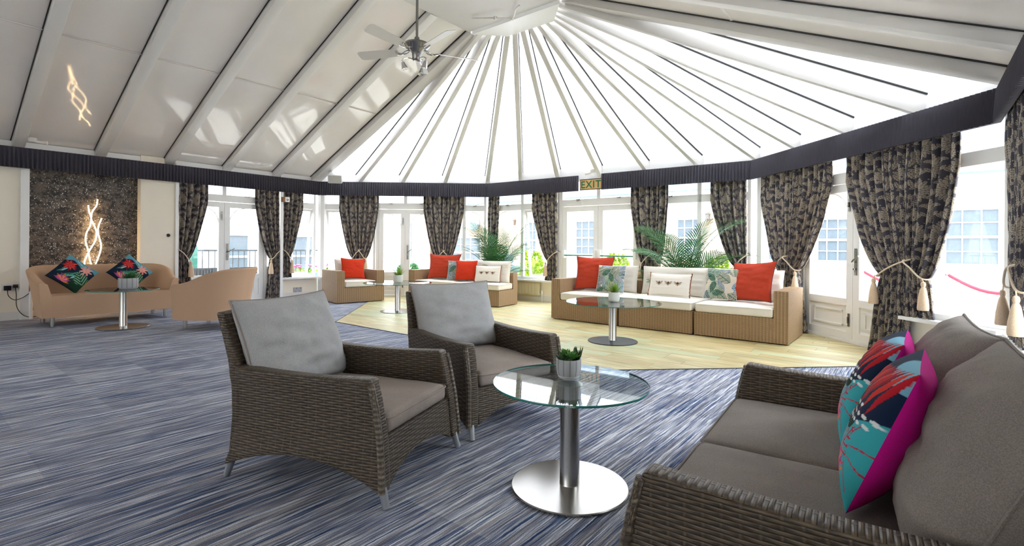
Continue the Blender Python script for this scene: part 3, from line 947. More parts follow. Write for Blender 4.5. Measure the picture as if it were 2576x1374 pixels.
def seatpad(w_, d_, h_, puff=.02, n=14, r=.03, seed=1):
    bm = BM()
    box(bm, -w_/2, w_/2, -d_/2, d_/2, 0, h_)
    bmesh.ops.bevel(bm, geom=bm.edges[:], offset=r, segments=3, affect='EDGES', profile=.5)
    bmesh.ops.subdivide_edges(bm, edges=[e for e in bm.edges if e.calc_length() > .15], cuts=9, use_grid_fill=True)
    for v in bm.verts:
        i, j = 2*v.co.x/w_, 2*v.co.y/d_
        k = max(0, 1-i*i)*max(0, 1-j*j)
        s = 1 if v.co.z > h_/2 else 0
        v.co.z += s*(puff*k**.5+.006*noise.fractal(Vector((i*2+seed, j*2, seed)), 1, 2, 2)*min(1, k*4))
        if abs(v.co.z-h_/2) < h_/2-.005:
            pass
    return bm
def padpiping(w_, d_, h_, r=.03):
    pts = []
    for sx, sy, a0 in ((1, 1, 0), (-1, 1, 90), (-1, -1, 180), (1, -1, 270)):
        for k in range(5):
            a = math.radians(a0+k*22.5); pts.append((sx*(w_/2-r)+r*1.0*math.cos(a), sy*(d_/2-r)+r*1.0*math.sin(a), h_-r*.4))
    bm = BM(); tube(bm, pts+[pts[0]], .005, 6, cap=False); return bm

# patterns ---------------------------------------------------------
def _leaf(u, v, cx, cy, ang, L, Wd, k=.7):
    ca, sa = math.cos(ang), math.sin(ang); p = (u-cx)*ca+(v-cy)*sa; q = -(u-cx)*sa+(v-cy)*ca
    s = np.clip(p/L, 0, 1); w_ = Wd*np.sin(PI*s**k)
    return (p > 0) & (p < L) & (np.abs(q) < w_), p, q, w_
def _put(c, mk, col): c[mk] = lin(col)
def pat_tropical(u, v):
    c = np.zeros((len(u), 3)); c[:] = lin('#10233f')
    n = np.sin(u*9+3*np.sin(v*7))*.04
    _put(c, (v+n > 1.06-.18*u), '#7fb7cf')
    _put(c, (v < .46*u+.16+n), '#3fb3bd')
    _put(c, (v < .22+n) & (u < .45), '#153a30')
    mk, p, q, w_ = _leaf(u, v, .05, .42, .5, .62, .16); _put(c, mk, '#12301f')
    mk2 = mk & (np.sin(p*70-np.abs(q)*60) > .75); _put(c, mk2, '#6b8f3c')
    # pink monstera
    r = np.hypot(u-.36, (v-.30)*.8); a = np.arctan2(v-.30, u-.36)
    mk = r < .22*(.78+.22*np.cos(a*7)); _put(c, mk, '#ee9c90')
    _put(c, mk & (np.abs(np.sin(a*7)) < .16) & (r > .03), '#c2574f')
    # turquoise veined leaf
    mk, p, q, w_ = _leaf(u, v, .52, .02, .95, .58, .19); _put(c, mk, '#3cb8c4')
    _put(c, mk & (np.sin(p*75-np.abs(q)*80) > .72), '#c02a3c'); _put(c, mk & (np.abs(q) < .006), '#b2405a')
    r2 = np.hypot(u-.78, v-.30); a2 = np.arctan2(v-.30, u-.78)
    fanv = (r2 < .27) & (np.abs(np.sin(a2*5+r2*4)) < .10+.5*(.27-r2)) & (v < .46*u+.14); _put(c, fanv, '#c23a55')
    mk = np.hypot((u-.62)*1.1, v-.13) < .12*(.75+.25*np.cos(np.arctan2(v-.13, u-.62)*6)); _put(c, mk, '#e99a8c')
    _put(c, mk & (np.sin(u*160+v*60) > .8), '#b8524c')
    mk = ((u-.70)/.1)**2+((v-.49)/.07)**2 < 1; _put(c, mk & (v < .46*u+.19), '#15352b')
    # red feather fan
    for k in range(13):
        mk, p, q, w_ = _leaf(u, v, 1.0-.055*k, 1.0-.01*k, -1.88-.05*(k % 3)-.035*k, .46-.012*k, .026); _put(c, mk, ['#c01526', '#d8342c', '#8c1022'][k % 3])
    for k in range(9):
        mk, p, q, w_ = _leaf(u, v, .30, .66, .3+k*.33, .22, .02); _put(c, mk, ['#c81d30', '#e0503a'][k % 2])
    # orange-pink flower
    for k in range(11):
        mk, p, q, w_ = _leaf(u, v, .70, .10, .5+k*.22, .2, .018); _put(c, mk, ['#f08a50', '#e8688a', '#c24fa0'][k % 3])
    for k in range(6):
        mk, p, q, w_ = _leaf(u, v, .12+.05*k, .52+.02*k, 1.2-.12*k, .22, .014); _put(c, mk, ['#4fae92', '#7ac2d8'][k % 2])
    # white dots
    for k in range(16):
        x = .50+.085*(k % 6)+(.04 if k > 5 else 0)-(.02 if k > 11 else 0); y = .47+.012*(k % 6)+(.06 if k > 5 else 0)+(.06 if k > 11 else 0)
        _put(c, ((u-x)/.029)**2+((v-y)/.013)**2 < 1, '#eef2f4')
    return c
def pat_tropical2(u, v):
    c = np.zeros((len(u), 3)); c[:] = lin('#14263a')
    n = np.sin(u*11+2*np.sin(v*9))*.05
    _put(c, (u+n > .55) & (v < .6), '#1a3a2c'); _put(c, (v+n > .82), '#5d9fae')
    for k in range(9):
        mk, p, q, w_ = _leaf(u, v, .1+.09*k, .30+.06*math.sin(k*2), .9+.35*math.sin(k*1.7), .34, .03); _put(c, mk, ['#3f8f74', '#8cc7c4', '#2f6f58', '#58b09a'][k % 4])
    mk, p, q, w_ = _leaf(u, v, .98, .30, 2.5, .52, .2, .8); _put(c, mk, '#1f5a3c')
    _put(c, mk & (np.sin((p-np.abs(q)*1.2)*60) > .55), '#9fc8a8'); _put(c, mk & (np.abs(q) < .008), '#0f2f22')
    r = np.hypot(u-.72, v-.78); a = np.arctan2(v-.78, u-.72)
    mk = r < .2*(.72+.28*np.cos(a*8)); _put(c, mk, '#f0a79a'); _put(c, mk & (np.abs(np.sin(a*4)) < .08), '#c96a62')
    for k in range(22):
        mk, p, q, w_ = _leaf(u, v, .24, .66, k*.287, .25-.05*(k % 3), .026); _put(c, mk, ['#b5182c', '#d63a34', '#8a1024', '#e2574a'][k % 4])
    for k in range(15):
        mk, p, q, w_ = _leaf(u, v, .40, .08, .15+k*.2, .27-.05*(k % 2), .022); _put(c, mk, ['#f08a50', '#e8688a', '#c24fa0', '#f4a57c'][k % 4])
    for k in range(9): _put(c, ((u-.34-.035*k)/.014)**2+((v-.93+.012*k)/.009)**2 < 1, '#eef2f4')
    return c
def pat_palm(u, v, seed=0):
    rng = random.Random(11+seed)
    c = np.zeros((len(u), 3)); c[:] = lin('#d9cdbb')
    for k in range(24):
        cx, cy, a = rng.uniform(-.2, 1), rng.uniform(-.1, 1), rng.uniform(0, 6.3)
        colr = rng.choice(['#3f6b53', '#41617c', '#2b4a63', '#6f9a7e', '#2d5a46', '#56789a'])
        mk, p, q, w_ = _leaf(u, v, cx, cy, a, .75, .17)
        _put(c, mk, '#d9cdbb' if k % 3 else '#c4cfc2'); _put(c, mk & (np.sin((p-np.abs(q)*1.6)*120) > -.2), colr); _put(c, mk & (np.abs(q) < .008), colr)
    for k in range(3):
        cx, cy, a = rng.uniform(.1, .8), rng.uniform(.1, .8), rng.uniform(0, 6.3)
        mk, p, q, w_ = _leaf(u, v, cx, cy, a, .4, .1); _put(c, mk, '#1f4a38'); _put(c, mk & (np.sin((p-np.abs(q)*1.1)*120) > .6), '#8fae9a')
    return c
def pat_bees(u, v):
    c = np.zeros((len(u), 3)); c[:] = lin('#efe7da')
    for x in (.27, .5, .73):
        X, Y = (u-x), (v-.52)*.55
        for s in (-1, 1):
            for (wx, wy, a, b, an) in ((.05, .025, .055, .018, .45), (.045, -.005, .042, .013, .0)):
                ca, sa = math.cos(an*s), math.sin(an*s)
                P, Q = (X-s*wx)*ca+(Y-wy)*sa, -(X-s*wx)*sa+(Y-wy)*ca
                _put(c, (P/a)**2+(Q/b)**2 < 1, '#b5a596')
                _put(c, ((P/a)**2+(Q/b)**2 < 1) & (np.sin(P*260) > .7), '#8d7c6e')
        body = (X/.024)**2+((Y+.012)/.05)**2 < 1
        _put(c, body, '#4a2f26'); _put(c, body & (Y < -.012) & (Y > -.026), '#c8945a'); _put(c, body & (Y < -.035), '#b3a08d')
        _put(c, (X/.018)**2+((Y-.034)/.016)**2 < 1, '#8a4a36')
        _put(c, (np.abs(np.abs(X)-.03-np.abs(Y)*.3) < .003) & (np.abs(Y+.02) < .04), '#5a4238')
    return c

# ------------------------------------------------------------------ brown wicker armchairs and sofa
def rattan_seat(name, Wd, n, label, cat, seatmat, backmat, bc, group=None, bh=.80):
    """faces +y; feet at y = +-0.453"""
    t = thing(name, label, cat, (0, 0, 0), 0, group)
    hw = Wd/2
    fr_ = [(.05, .458), (.15, .45), (.30, .435), (.45, .405), (.56, .375)]
    re_ = [(.05, -.46), (.15, -.425), (.30, -.405), (.45, -.40), (.56, -.41)]
    th = .085
    def arch(s): y = s*2-1; return .06+.105*(1-abs(y)**2.2)
    for sx in (-1, 1):
        bm = BM()
        def top(s): return .548-.012*math.sin(PI*s)+.006*s
        def sheet(xo):
            def f(s, k):
                z = arch(s)+(top(s)-arch(s))*k
                y = interp(re_, z)*(1-s)+interp(fr_, z)*s
                fl = .018*(1-k)**2
                return (sx*(hw-xo+fl-(.012*math.sin(PI*k) if xo == 0 else 0)), y, z)
            return f
        nu, nv = 26, 14
        A_ = grid(bm, nu, nv, sheet(0), flip=sx > 0); B_ = grid(bm, nu, nv, sheet(th), flip=sx < 0)
        for i in range(nu):
            for j in (0, nv): bm.faces.new((A_[i][j], A_[i+1][j], B_[i+1][j], B_[i][j]))
        for j in range(nv):
            for i in (0, nu): bm.faces.new((A_[i][j], A_[i][j+1], B_[i][j+1], B_[i][j]))
        bmesh.ops.recalc_face_normals(bm, faces=bm.faces)
        obj('armrest', bm, MT['wicker'], t, uv=True, bevel=.016, ang=50)
        tb = BM()
        pts = []
        for k in range(10):
            z = .07+(.53-.07)*k/9; pts.append((sx*(hw-.012+.018*(1-k/9)**2), interp(fr_, z)-.002, z))
        tube(tb, pts, .016, 8); uvl = tb.loops.layers.uv.verify()
        for f in tb.faces:
            for l in f.loops: l[uvl].uv = (l.vert.co.z, math.atan2(l.vert.co.y-.4, l.vert.co.x-sx*hw)*.016)
        obj('woven_edge', tb, MT['wicker_trim'], t)
        for fy in (-1, 1):
            fb = BM(); y0 = .445*fy
            tube(fb, [(sx*(hw+.004-.03), y0*.97, .10), (sx*(hw+.004-.02), y0+.018*fy, 0.0)], [.02, .016], 12)
            obj('foot', fb, MT['alu'], t)
    # front apron
    iw = hw-th+.01
    bm = BM()
    def fa(s, k):
        x = (s*2-1)*iw; lo = .075+.085*(1-abs(s*2-1)**2.2); z = lo+(.292-lo)*k
        return (x, interp(fr_, z)-.012, z)
    def fb_(s, k): p = fa(s, k); return (p[0], p[1]-.03, p[2])
    nu = 30 if n > 1 else 20
    A_ = grid(bm, nu, 6, fa); B_ = grid(bm, nu, 6, fb_)
    for i in range(nu):
        for j in (0, 6): bm.faces.new((A_[i][j], A_[i+1][j], B_[i+1][j], B_[i][j]))
    bmesh.ops.recalc_face_normals(bm, faces=bm.faces)
    obj('front_apron', bm, MT['wicker'], t, uv=True)
    # seat deck
    bm = BM(); box(bm, -iw, iw, -.38, .40, .255, .285); obj('seat_deck', bm, MT['wicker'], t, uv=True)
    # backrest shell
    bk = [(.10, -.445), (.30, -.425), (.45, -.43), (.56, -.46), (.68, -.52), (.80, -.585)]
    bm = BM()
    def bs(off):
        def f(s, k):
            z = .12+(bh-.12)*k+.012*math.sin(PI*s)*k
            w_ = hw-.005-max(0, z-.5)*.14
            return ((s*2-1)*w_, interp(bk, z)+off+.0, z)
        return f
    A_ = grid(bm, 24, 18, bs(0)); B_ = grid(bm, 24, 18, bs(.055))
    for i in range(24):
        for j in (0, 18): bm.faces.new((A_[i][j], A_[i+1][j], B_[i+1][j], B_[i][j]))
    for j in range(18):
        for i in (0, 24): bm.faces.new((A_[i][j], A_[i][j+1], B_[i][j+1], B_[i][j]))
    bmesh.ops.recalc_face_normals(bm, faces=bm.faces)
    obj('backrest', bm, MT['wicker'], t, uv=True, bevel=.012, ang=50)
    # cushions
    cw = (2*iw-.02)/n
    for i in range(n):
        x = -iw+.01+cw*(i+.5)
        o = obj('seat_cushion', seatpad(cw-.008, .76, .088, .022, seed=i*3+1), seatmat, t, ang=60); o.location = (x, .045, .288)
        p = obj('piping', padpiping(cw-.006, .762, .088), seatmat, o)
        bw, bh, bt, tilt, by, bz = bc
        c = cushion('back_cushion', t, seatmat if backmat is None else backmat, (.0048, seatmat), w_=bw, h_=bh, t_=bt, N=44, pinch=.065, wr=.016, seed=i*5+len(label), boxy=3.2, pw_=.5, sag=.12)
        c.matrix_local = Matrix.Translation((x, by, bz)) @ Matrix.Rotation(PI, 4, 'Z') @ Matrix.Rotation(math.radians(-tilt), 4, 'X')
    return t
ch = rattan_seat('wicker_armchair', .755, 1, 'brown wicker armchair in front, grey cushions, its side to the viewer', 'armchair', MT['greyfab'], MT['greybackfab'], (.69, .53, .22, 21, -.285, .37), 'brown wicker armchairs')
place(ch, (-.856, 2.685, 0), math.radians(-109.45))
c2 = copy_tree(ch); c2['label'] = 'brown wicker armchair behind, facing the steel-footed glass table'
place(c2, (-.205, 3.553, 0), math.radians(-144))
sofa = rattan_seat('wicker_sofa', 1.60, 2, 'brown wicker two-seat sofa with taupe cushions near the window wall', 'sofa', MT['taupefab'], None, (.72, .56, .25, 24, -.24, .37), bh=.74)
SF = Vector((-.824, .567, 0))            # way the sofa faces
place(sofa, (1.115, 1.785, 0), math.atan2(SF.y, SF.x)-PI/2)

# printed cushions on the wicker sofa
def sofa_local(x, y, z):
    return sofa.matrix_basis @ Vector((x, y, z))
for x, y, tl, yaw, lab in ((-.18, -.095, 21, -6, 'tropical print cushion with magenta back, overlapping the other one on the taupe sofa'), (.37, -.07, 24, -5, 'tropical print cushion with magenta back, partly hidden behind its twin, towards the curtains')):
    c = cushion('printed_cushion', None, [MT['print'], MT['magenta']], None, w_=.45, h_=.45, t_=.18, N=128, pinch=.045, wr=.004, seed=int(x*10)+3, pat=pat_tropical, back_mi=1)
    tag(c, lab, 'cushion', 'tropical print cushions on the wicker sofa')
    d = SF.copy(); d.rotate(Matrix.Rotation(math.radians(yaw), 3, 'Z'))
    stand(c, sofa_local(x, y, .405), d, tl)

# ------------------------------------------------------------------ beige tub sofa and tub chair
def tub(name, Wd, D, label, cat):
    t = thing(name, label, cat)
    hw, hd = Wd/2, D/2; R = min(.30, hw*.8); th = .11
    path = [(hw, hd)]; n = 10
    path += [(hw, hd-(D-R)*k/8) for k in range(1, 9)]
    path += [(hw-R+R*math.cos(a), -hd+R-R*math.sin(a)) for a in [PI/2*k/n for k in range(1, n+1)]]
    m_ = 10; path += [(hw-R-(Wd-2*R)*k/m_, -hd) for k in range(1, m_)]
    path += [(-p[0], p[1]) for p in reversed(path[:9+n])]
    pts = [Vector((x, y, 0)) for x, y in path]
    N = len(pts); L = [0]
    for a, b in zip(pts, pts[1:]): L.append(L[-1]+(b-a).length)
    bm = BM(); rings = []
    for i, p in enumerate(pts):
        d = (pts[min(i+1, N-1)]-pts[max(i-1, 0)]).normalized(); o_ = Vector((-d.y, d.x, 0))
        if o_.dot(p) < 0: o_ = -o_
        if i in (0, N-1): o_ = Vector((1 if i == 0 else -1, 0, 0))
        dist = min(L[i], L[-1]-L[i]); k = min(1, dist/(D*1.05)); k = k*k*(3-2*k)
        h = .60+.215*k
        lean = .03+.075*k
        sec = [(0, .13), (.012, .3), (.012+lean*.55, h-.15), (lean, h-.035), (lean+.006, h-.012), (lean-.018, h+.006), (lean-.05, h+.004), (lean-.085, h-.02), (lean*.4-th+.01, h-.15), (-th, .40), (-th, .13)]
        rings.append([bm.verts.new(p+o_*a+Vector((0, 0, z))) for a, z in sec])
    for a, b in zip(rings, rings[1:]):
        for k in range(len(a)): bm.faces.new((a[k], a[(k+1) % len(a)], b[(k+1) % len(a)], b[k]))
    bm.faces.new(rings[0][::-1]); bm.faces.new(rings[-1])
    bmesh.ops.recalc_face_normals(bm, faces=bm.faces)
    obj('tub_shell', bm, MT['beige'], t, ang=50, bevel=0)
    iw = hw-th+.004
    sb = BM(); box(sb, -iw, iw, -hd+th, hd+.005, .13, .425)
    obj('seat', sb, MT['beige'], t, bevel=.025, seg=3, ang=50)
    for sx in (-1, 1):
        for sy in (-1, 1):
            lb = BM(); lathe(lb, [(.026, 0), (.026, .13)], 14, (sx*(hw-.12), sy*(hd-.09)-(.0 if sy > 0 else -.03), 0)); obj('leg', lb, MT['steel'], t)
    return t
bs_ = tub('tub_sofa', 1.58, .76, 'beige tub sofa with metal legs in front of the glitter wallpaper', 'sofa')
place(bs_, (-6.11, 7.57, 0), math.atan2(-.604, .797)-PI/2)
bc_ = tub('tub_chair', .74, .74, 'beige tub chair seen from behind, beside the beige sofa', 'armchair')
place(bc_, (-4.13, 7.03, 0), math.radians(88))
bsf = Vector((.797, -.604, 0)); bsd = Vector((.604, .797, 0))
for s, roll, lab in ((-.39, 43, 'tropical cushion standing on its corner at the socket end of the beige sofa'), (.30, 47, 'tropical cushion standing on its corner behind the potted plant on the beige sofa')):
    c = cushion('printed_cushion', None, [MT['print'], MT['print']], None, w_=.43, h_=.43, t_=.13, N=90, pinch=.05, wr=.003, seed=int(s*10)+9, pat=pat_tropical2)
    tag(c, lab, 'cushion', 'tropical cushions on the beige sofa')
    base = Vector((-6.11, 7.57, 0))+bsd*s+bsf*(-.05)
    a = math.atan2(bsf.y, bsf.x)+PI/2
    c.matrix_world = Matrix.Translation(base+Vector((0, 0, .427+.27))) @ Matrix.Rotation(a, 4, 'Z') @ Matrix.Rotation(math.radians(-20), 4, 'X') @ Matrix.Rotation(math.radians(roll), 4, 'Y') @ Matrix.Translation((0, 0, -.215))

# ------------------------------------------------------------------ tan rattan seating
def tan_section(name, Wd, D, la, ra, label, cat, nseat=1, back_h=.60, bcw=None, group=None, backs=True, right_back=True):
    """faces +y, from x=0 (viewer's left when seen from the front is x=Wd) ; origin at rear left corner"""
    t = thing(name, label, cat, group=group)
    at = .16; H_ = .64
    bm = BM(); box(bm, 0, Wd, -D, 0, .012, .31); obj('base', bm, MT['tanwicker'], t, uv=True, bevel=.012)
    for f, x0 in ((la, 0), (ra, Wd-at)):
        if f:
            bm = BM(); box(bm, x0, x0+at, -D, 0, .31, H_); obj('armrest', bm, MT['tanwicker'], t, uv=True, bevel=.014)
    x0, x1 = (at if la else 0), (Wd-at if ra else Wd)
    bm = BM(); box(bm, x0, x1, -D, -D+at, .31, H_-.01); obj('backrest', bm, MT['tanwicker'], t, uv=True, bevel=.014)
    cw = (x1-x0)/nseat
    for i in range(nseat):
        o = obj('seat_cushion', seatpad(cw-.012, D-at+.005, .115, .018, seed=i+2+int(Wd*10)), MT['offwhite'], t, ang=60); o.location = (x0+cw*(i+.5), -(D-at)/2+.008, .312)
        obj('piping', padpiping(cw-.012, D-at+.005, .115), MT['offwhite'], o)
        if backs:
            c = cushion('back_cushion', t, MT['offwhite'], (.004, MT['offwhite']), w_=cw-.05, h_=.44, t_=.19, N=36, pinch=.03, wr=.012, seed=i*3+int(Wd*20), boxy=3.5, pw_=.42)
            c.matrix_local = Matrix.Translation((x0+cw*(i+.5), -D+at+.10, .425)) @ Matrix.Rotation(PI, 4, 'Z') @ Matrix.Rotation(math.radians(-10), 4, 'X')
    return t
# frame for a seat whose front edge runs from world point a (viewer's left) to b (viewer's right)
def seat_at(t, a, b):
    a, b = Vector((*a, 0)), Vector((*b, 0)); d = (a-b).normalized()
    place(t, (b.x, b.y, 0), math.atan2(d.y, d.x))
A0 = Vector((.639, 8.043, 0)); dr = Vector((.780, -.626, 0)); nb = Vector((.626, .780, 0))
segs = [(0, 1.155, False, True, 'tan rattan sofa section with an arm, under the exit door end'), (1.185, 1.06, False, False, 'armless middle section of the tan rattan sofa, bee cushion on it'), (2.275, 1.105, True, False, 'tan rattan sofa section whose arm stands by the panelled door')]
for s, w_, la, ra, lab in segs:
    t = tan_section('sofa_section', w_, .98, la, ra, lab, 'sofa section', group='sections of the long tan sofa')
    a = A0+dr*s; b = A0+dr*(s+w_); seat_at(t, a[:2], b[:2])
tc = tan_section('rattan_armchair', .99, .84, True, True, 'tan rattan armchair with one red cushion in the bay corner', 'armchair')
seat_at(tc, (-3.417, 9.776), (-2.648, 10.408))
fs = tan_section('rattan_sofa', 2.30, .67, False, True, 'far tan rattan sofa under the damask curtains, red and leaf cushions on it', 'sofa', nseat=2)
fsR = Vector((-.24, 9.43, 0)); fsd = Vector((-.848, .53, 0)).normalized()
seat_at(fs, (fsR+fsd*2.30)[:2], fsR[:2])

# throw cushions on them
def on_sofa(R, dleft, s, back, z=.456): # s metres from viewer's right end, back metres behind the front edge
    n = Vector((-dleft.y, dleft.x, 0))
    if n.y < 0: n = -n
    return R+dleft*s+n*back+Vector((0, 0, z))
bigR = A0+dr*3.38; bl = -dr
face = -nb
def throw(name, kind, w_, h_, t_, pos, fdir, tilt, roll, lab, seed, yaw=0):
    d = Vector(fdir); d.rotate(Matrix.Rotation(math.radians(yaw), 3, 'Z'))
    if kind == 'red': c = cushion(name, None, MT['redfab'], (.004, MT['rail']), w_=w_, h_=h_, t_=t_, N=44, pinch=.11, wr=.011, seed=seed)
    elif kind == 'scarlet': c = cushion(name, None, MT['scarlet'], None, w_=w_, h_=h_, t_=t_, N=40, pinch=.09, wr=.007, seed=seed)
    elif kind == 'leaf': c = cushion(name, None, MT['print'], (.003, MT['offwhite']), w_=w_, h_=h_, t_=t_, N=80, pinch=.05, wr=.003, seed=seed, pat=lambda u, v: pat_palm(u, v, seed))
    else:
        c = cushion(name, None, MT['print'], None, w_=w_, h_=h_, t_=t_, N=100, pinch=.04, wr=.003, seed=seed, pat=pat_bees)
        for sx in (-1, 1):
            tb = BM(); pts = [(sx*w_/2*(1-.04*(1-j*j)), (.008*math.sin(j*23)), h_/2+h_/2*j*1.08) for j in [k/14*2-1 for k in range(15)]]
            tube(tb, pts, .009, 6); obj('braid', tb, MT['redtrim'], c)
    stand(c, pos, d, tilt, roll); tag(c, lab, 'cushion'); return c
throw('cushion', 'red', .64, .56, .19, on_sofa(bigR, bl, 2.88, .44), face, 14, 0, 'large brick red cushion at the exit door end of the tan sofa', 1, yaw=12)
throw('cushion', 'leaf', .45, .43, .14, on_sofa(bigR, bl, 2.52, .32), face, 18, 0, 'blue and green leaf cushion next to the large red one, behind table plant', 2, yaw=6)
throw('bee_cushion', 'bee', .62, .33, .13, on_sofa(bigR, bl, 1.62, .41), face, 18, 0, 'cream cushion with three bees on the long tan sofa', 3)
throw('cushion', 'leaf', .46, .44, .14, on_sofa(bigR, bl, .90, .38), face, 20, 0, 'leaf print cushion leaning by the red cushion at the sofa arm', 4, yaw=-8)
throw('cushion', 'red', .62, .55, .18, on_sofa(bigR, bl, .52, .34), face, 19, -4, 'large brick red cushion against the sofa arm by the panelled door', 5, yaw=-22)
ff = Vector((-.53, -.848, 0)).normalized()
throw('cushion', 'red', .72, .54, .17, on_sofa(fsR, fsd, 1.58, .26), ff, 14, 0, 'large dark red cushion upright on the far tan sofa', 6, yaw=16)
throw('cushion', 'leaf', .42, .40, .13, on_sofa(fsR, fsd, 1.20, .24), ff, 14, 0, 'leaf cushion squeezed between the two red ones on the far sofa', 7, yaw=20)
throw('cushion', 'scarlet', .46, .42, .14, on_sofa(fsR, fsd, .92, .17), ff, 14, 0, 'smaller scarlet cushion in front on the far tan sofa', 8, yaw=20)
throw('bee_cushion', 'bee', .54, .32, .12, on_sofa(fsR, fsd, .42, .21), ff, 16, 0, 'cream cushion with three bees at the open end of the far sofa', 9, yaw=14)
tcR = Vector((-2.648, 10.408, 0)); tcd = Vector((-.773, -.635, 0)).normalized()
tcn = Vector((-.635, .773, 0))
throw('cushion', 'scarlet', .50, .44, .14, tcR+tcd*.53+tcn*.33+Vector((0, 0, .456)), -tcn, 15, 3, 'scarlet cushion alone in the tan rattan armchair', 10, yaw=-6)
# ------------------------------------------------------------------ glass tables
def round_table(label, loc, rt, rb, zt, base, glass, group='round glass pedestal tables'):
    t = thing('round_table', label, 'table', loc, 0, group)
    bm = BM(); lathe(bm, [(.001, 0), (rb, 0), (rb, .007), (rb-.004, .011), (.05, .016), (.001, .016)], 72, cap=False); obj('base', bm, base, t)
    bm = BM(); lathe(bm, [(.049, .014), (.047, .02), (.047, zt-.014), (.06, zt-.013), (.06, zt-.010)], 40); obj('pedestal', bm, MT['steel'], t)
    bm = BM()
    lathe(bm, [(rt-.001, zt-.010), (rt, zt-.008), (rt, zt-.002), (rt-.001, zt)], 96)
    for f in bm.faces:
        if abs(f.normal.z) < .8 and f.calc_area() < .02: f.material_index = 1
    bm.normal_update()
    for f in bm.faces: f.material_index = 0 if abs(f.normal.z) > .9 else 1
    obj('glass_top', bm, [glass, MT['glassedge']], t, ang=30)
    return t
T1 = Vector((.2857, 2.4109, 0)); T1H = .5027
ta = round_table('round glass table with wide polished steel base between armchairs and wicker sofa', T1, .3716, .2799, T1H, MT['steelbase'], MT['tglass'])
T2 = Vector((1.2415, 6.14, 0)); T2H = .485
round_table('round glass table with flat black base before the long tan sofa', T2, .575, .30, T2H, MT['blackdisk'], MT['tglass'])
T3 = Vector((-1.99, 8.76, 0)); T3H = .505
round_table('round glass table between the tan armchair and far tan sofa', T3, .585, .30, T3H, MT['steelbase'], MT['tglass'])
T4 = Vector((-5.328, 6.88, 0)); T4H = .52
round_table('round smoked glass table in front of the beige sofa', T4, .41, .30, T4H, MT['steelbase'], MT['smoked'])
# maker's lettering on the rim of the front table
cu_ = bpy.data.curves.new('rim_lettering', 'FONT'); cu_.body = 'PEDRALI'; cu_.size = .0105; cu_.align_x = 'CENTER'; cu_.extrude = .0002
lo = bpy.data.objects.new('rim_lettering', cu_); COL.objects.link(lo); lo.parent = ta; cu_.materials.append(MT['upvc'])
an = math.atan2(-.37, -.043)
lo = to_mesh(lo)
lo.matrix_local = Matrix.Translation((.3722*math.cos(an), .3722*math.sin(an), T1H-.0088)) @ Matrix.Rotation(an+PI/2, 4, 'Z') @ Matrix.Rotation(PI/2, 4, 'X')

# ------------------------------------------------------------------ plants
def leaf_blade(bm, base, d, up, L, w_, bend=.3, th=.0, seg=5, prof=None, fold=.0):
    d = d.normalized(); s = d.cross(up).normalized(); n = s.cross(d)
    prev = None
    for k in range(seg+1):
        q = k/seg
        p = base+d*(L*q)-n*0+Vector((0, 0, -bend*L*q*q))
        ww = w_*(prof(q) if prof else math.sin(PI*min(1, .12+.88*q))**.8)
        ww = max(ww, .0006)
        row = [bm.verts.new(p-s*ww+n*fold*ww), bm.verts.new(p-n*th*(1-q)), bm.verts.new(p+s*ww+n*fold*ww)]
        if prev:
            bm.faces.new((prev[0], prev[1], row[1], row[0])); bm.faces.new((prev[1], prev[2], row[2], row[1]))
        prev = row
def succ_leaf(bm, base, d, L, w_, t_):
    # plump leaf: closed tube of elliptical sections
    d = d.normalized(); s = d.cross(Vector((0, 0, 1)))
    s = s.normalized() if s.length > .01 else Vector((1, 0, 0)); n = s.cross(d); rings = []
    for q, r in ((0, .5), (.3, .9), (.6, 1), (.85, .6), (1, .05)):
        c = base+d*L*q+n*(.25*L*q*q)
        rings.append([bm.verts.new(c+s*w_*r*math.cos(a)+n*t_*r*math.sin(a)) for a in [2*PI*k/8 for k in range(8)]])
    for a, b in zip(rings, rings[1:]):
        for k in range(8): bm.faces.new((a[k], a[(k+1) % 8], b[(k+1) % 8], b[k]))
    bm.faces.new(rings[-1])
def succulent(loc, label, R=.062, H_=.095, full=True):
    t = thing('potted_succulent', label, 'potted plant', loc)
    bm = BM(); lathe(bm, [(.001, 0), (R*.72, 0), (R*.82, .006), (R*.93, .02), (R, .05), (R, H_), (R-.005, H_), (R-.008, H_-.012), (.001, H_-.014)], 48, cap=False)
    obj('pot', bm, MT['pot'], t)
    bm = BM(); lathe(bm, [(.001, H_-.010), (R-.008, H_-.011)], 24, cap=False); obj('soil', bm, MT['soil'], t)
    rng = random.Random(5)
    zb = H_-.012
    def rosette(c, n, L, w_, m_, nm='rosette', el0=.25):
        bm = BM()
        for k in range(n):
            a = k*2.4; e = el0+1.0*(k/n)
            l = L*(1.05-.45*k/n)
            succ_leaf(bm, Vector(c), Vector((math.cos(a)*math.cos(e), math.sin(a)*math.cos(e), math.sin(e))), l, w_, w_*.35)
        obj(nm, bm, m_, t, ang=80)
    rosette((.014, -.012, zb+.012), 20, .048, .010, MT['succ'])
    rosette((-.032, -.006, zb+.004), 13, .05, .011, MT['succdark'], el0=.2)
    rosette((-.018, .03, zb+.02), 14, .045, .010, MT['succ'])
    rosette((-.012, -.036, zb), 18, .026, .006, MT['succdark'])
    bm = BM()
    for k in range(13):
        a = rng.uniform(0, 6.3); e = rng.uniform(.6, 1.35)
        succ_leaf(bm, Vector((.036+.008*math.cos(a), .01+.008*math.sin(a), zb)), Vector((math.cos(a)*math.cos(e)*.9+.1, math.sin(a)*math.cos(e), math.sin(e))), rng.uniform(.045, .075), .0055, .004)
    obj('spiky_leaves', bm, MT['succdark'], t, ang=80)
    return t
succulent((T1.x+.0, T1.y+.075, T1H), 'small succulents in a ribbed grey pot on the front glass table')
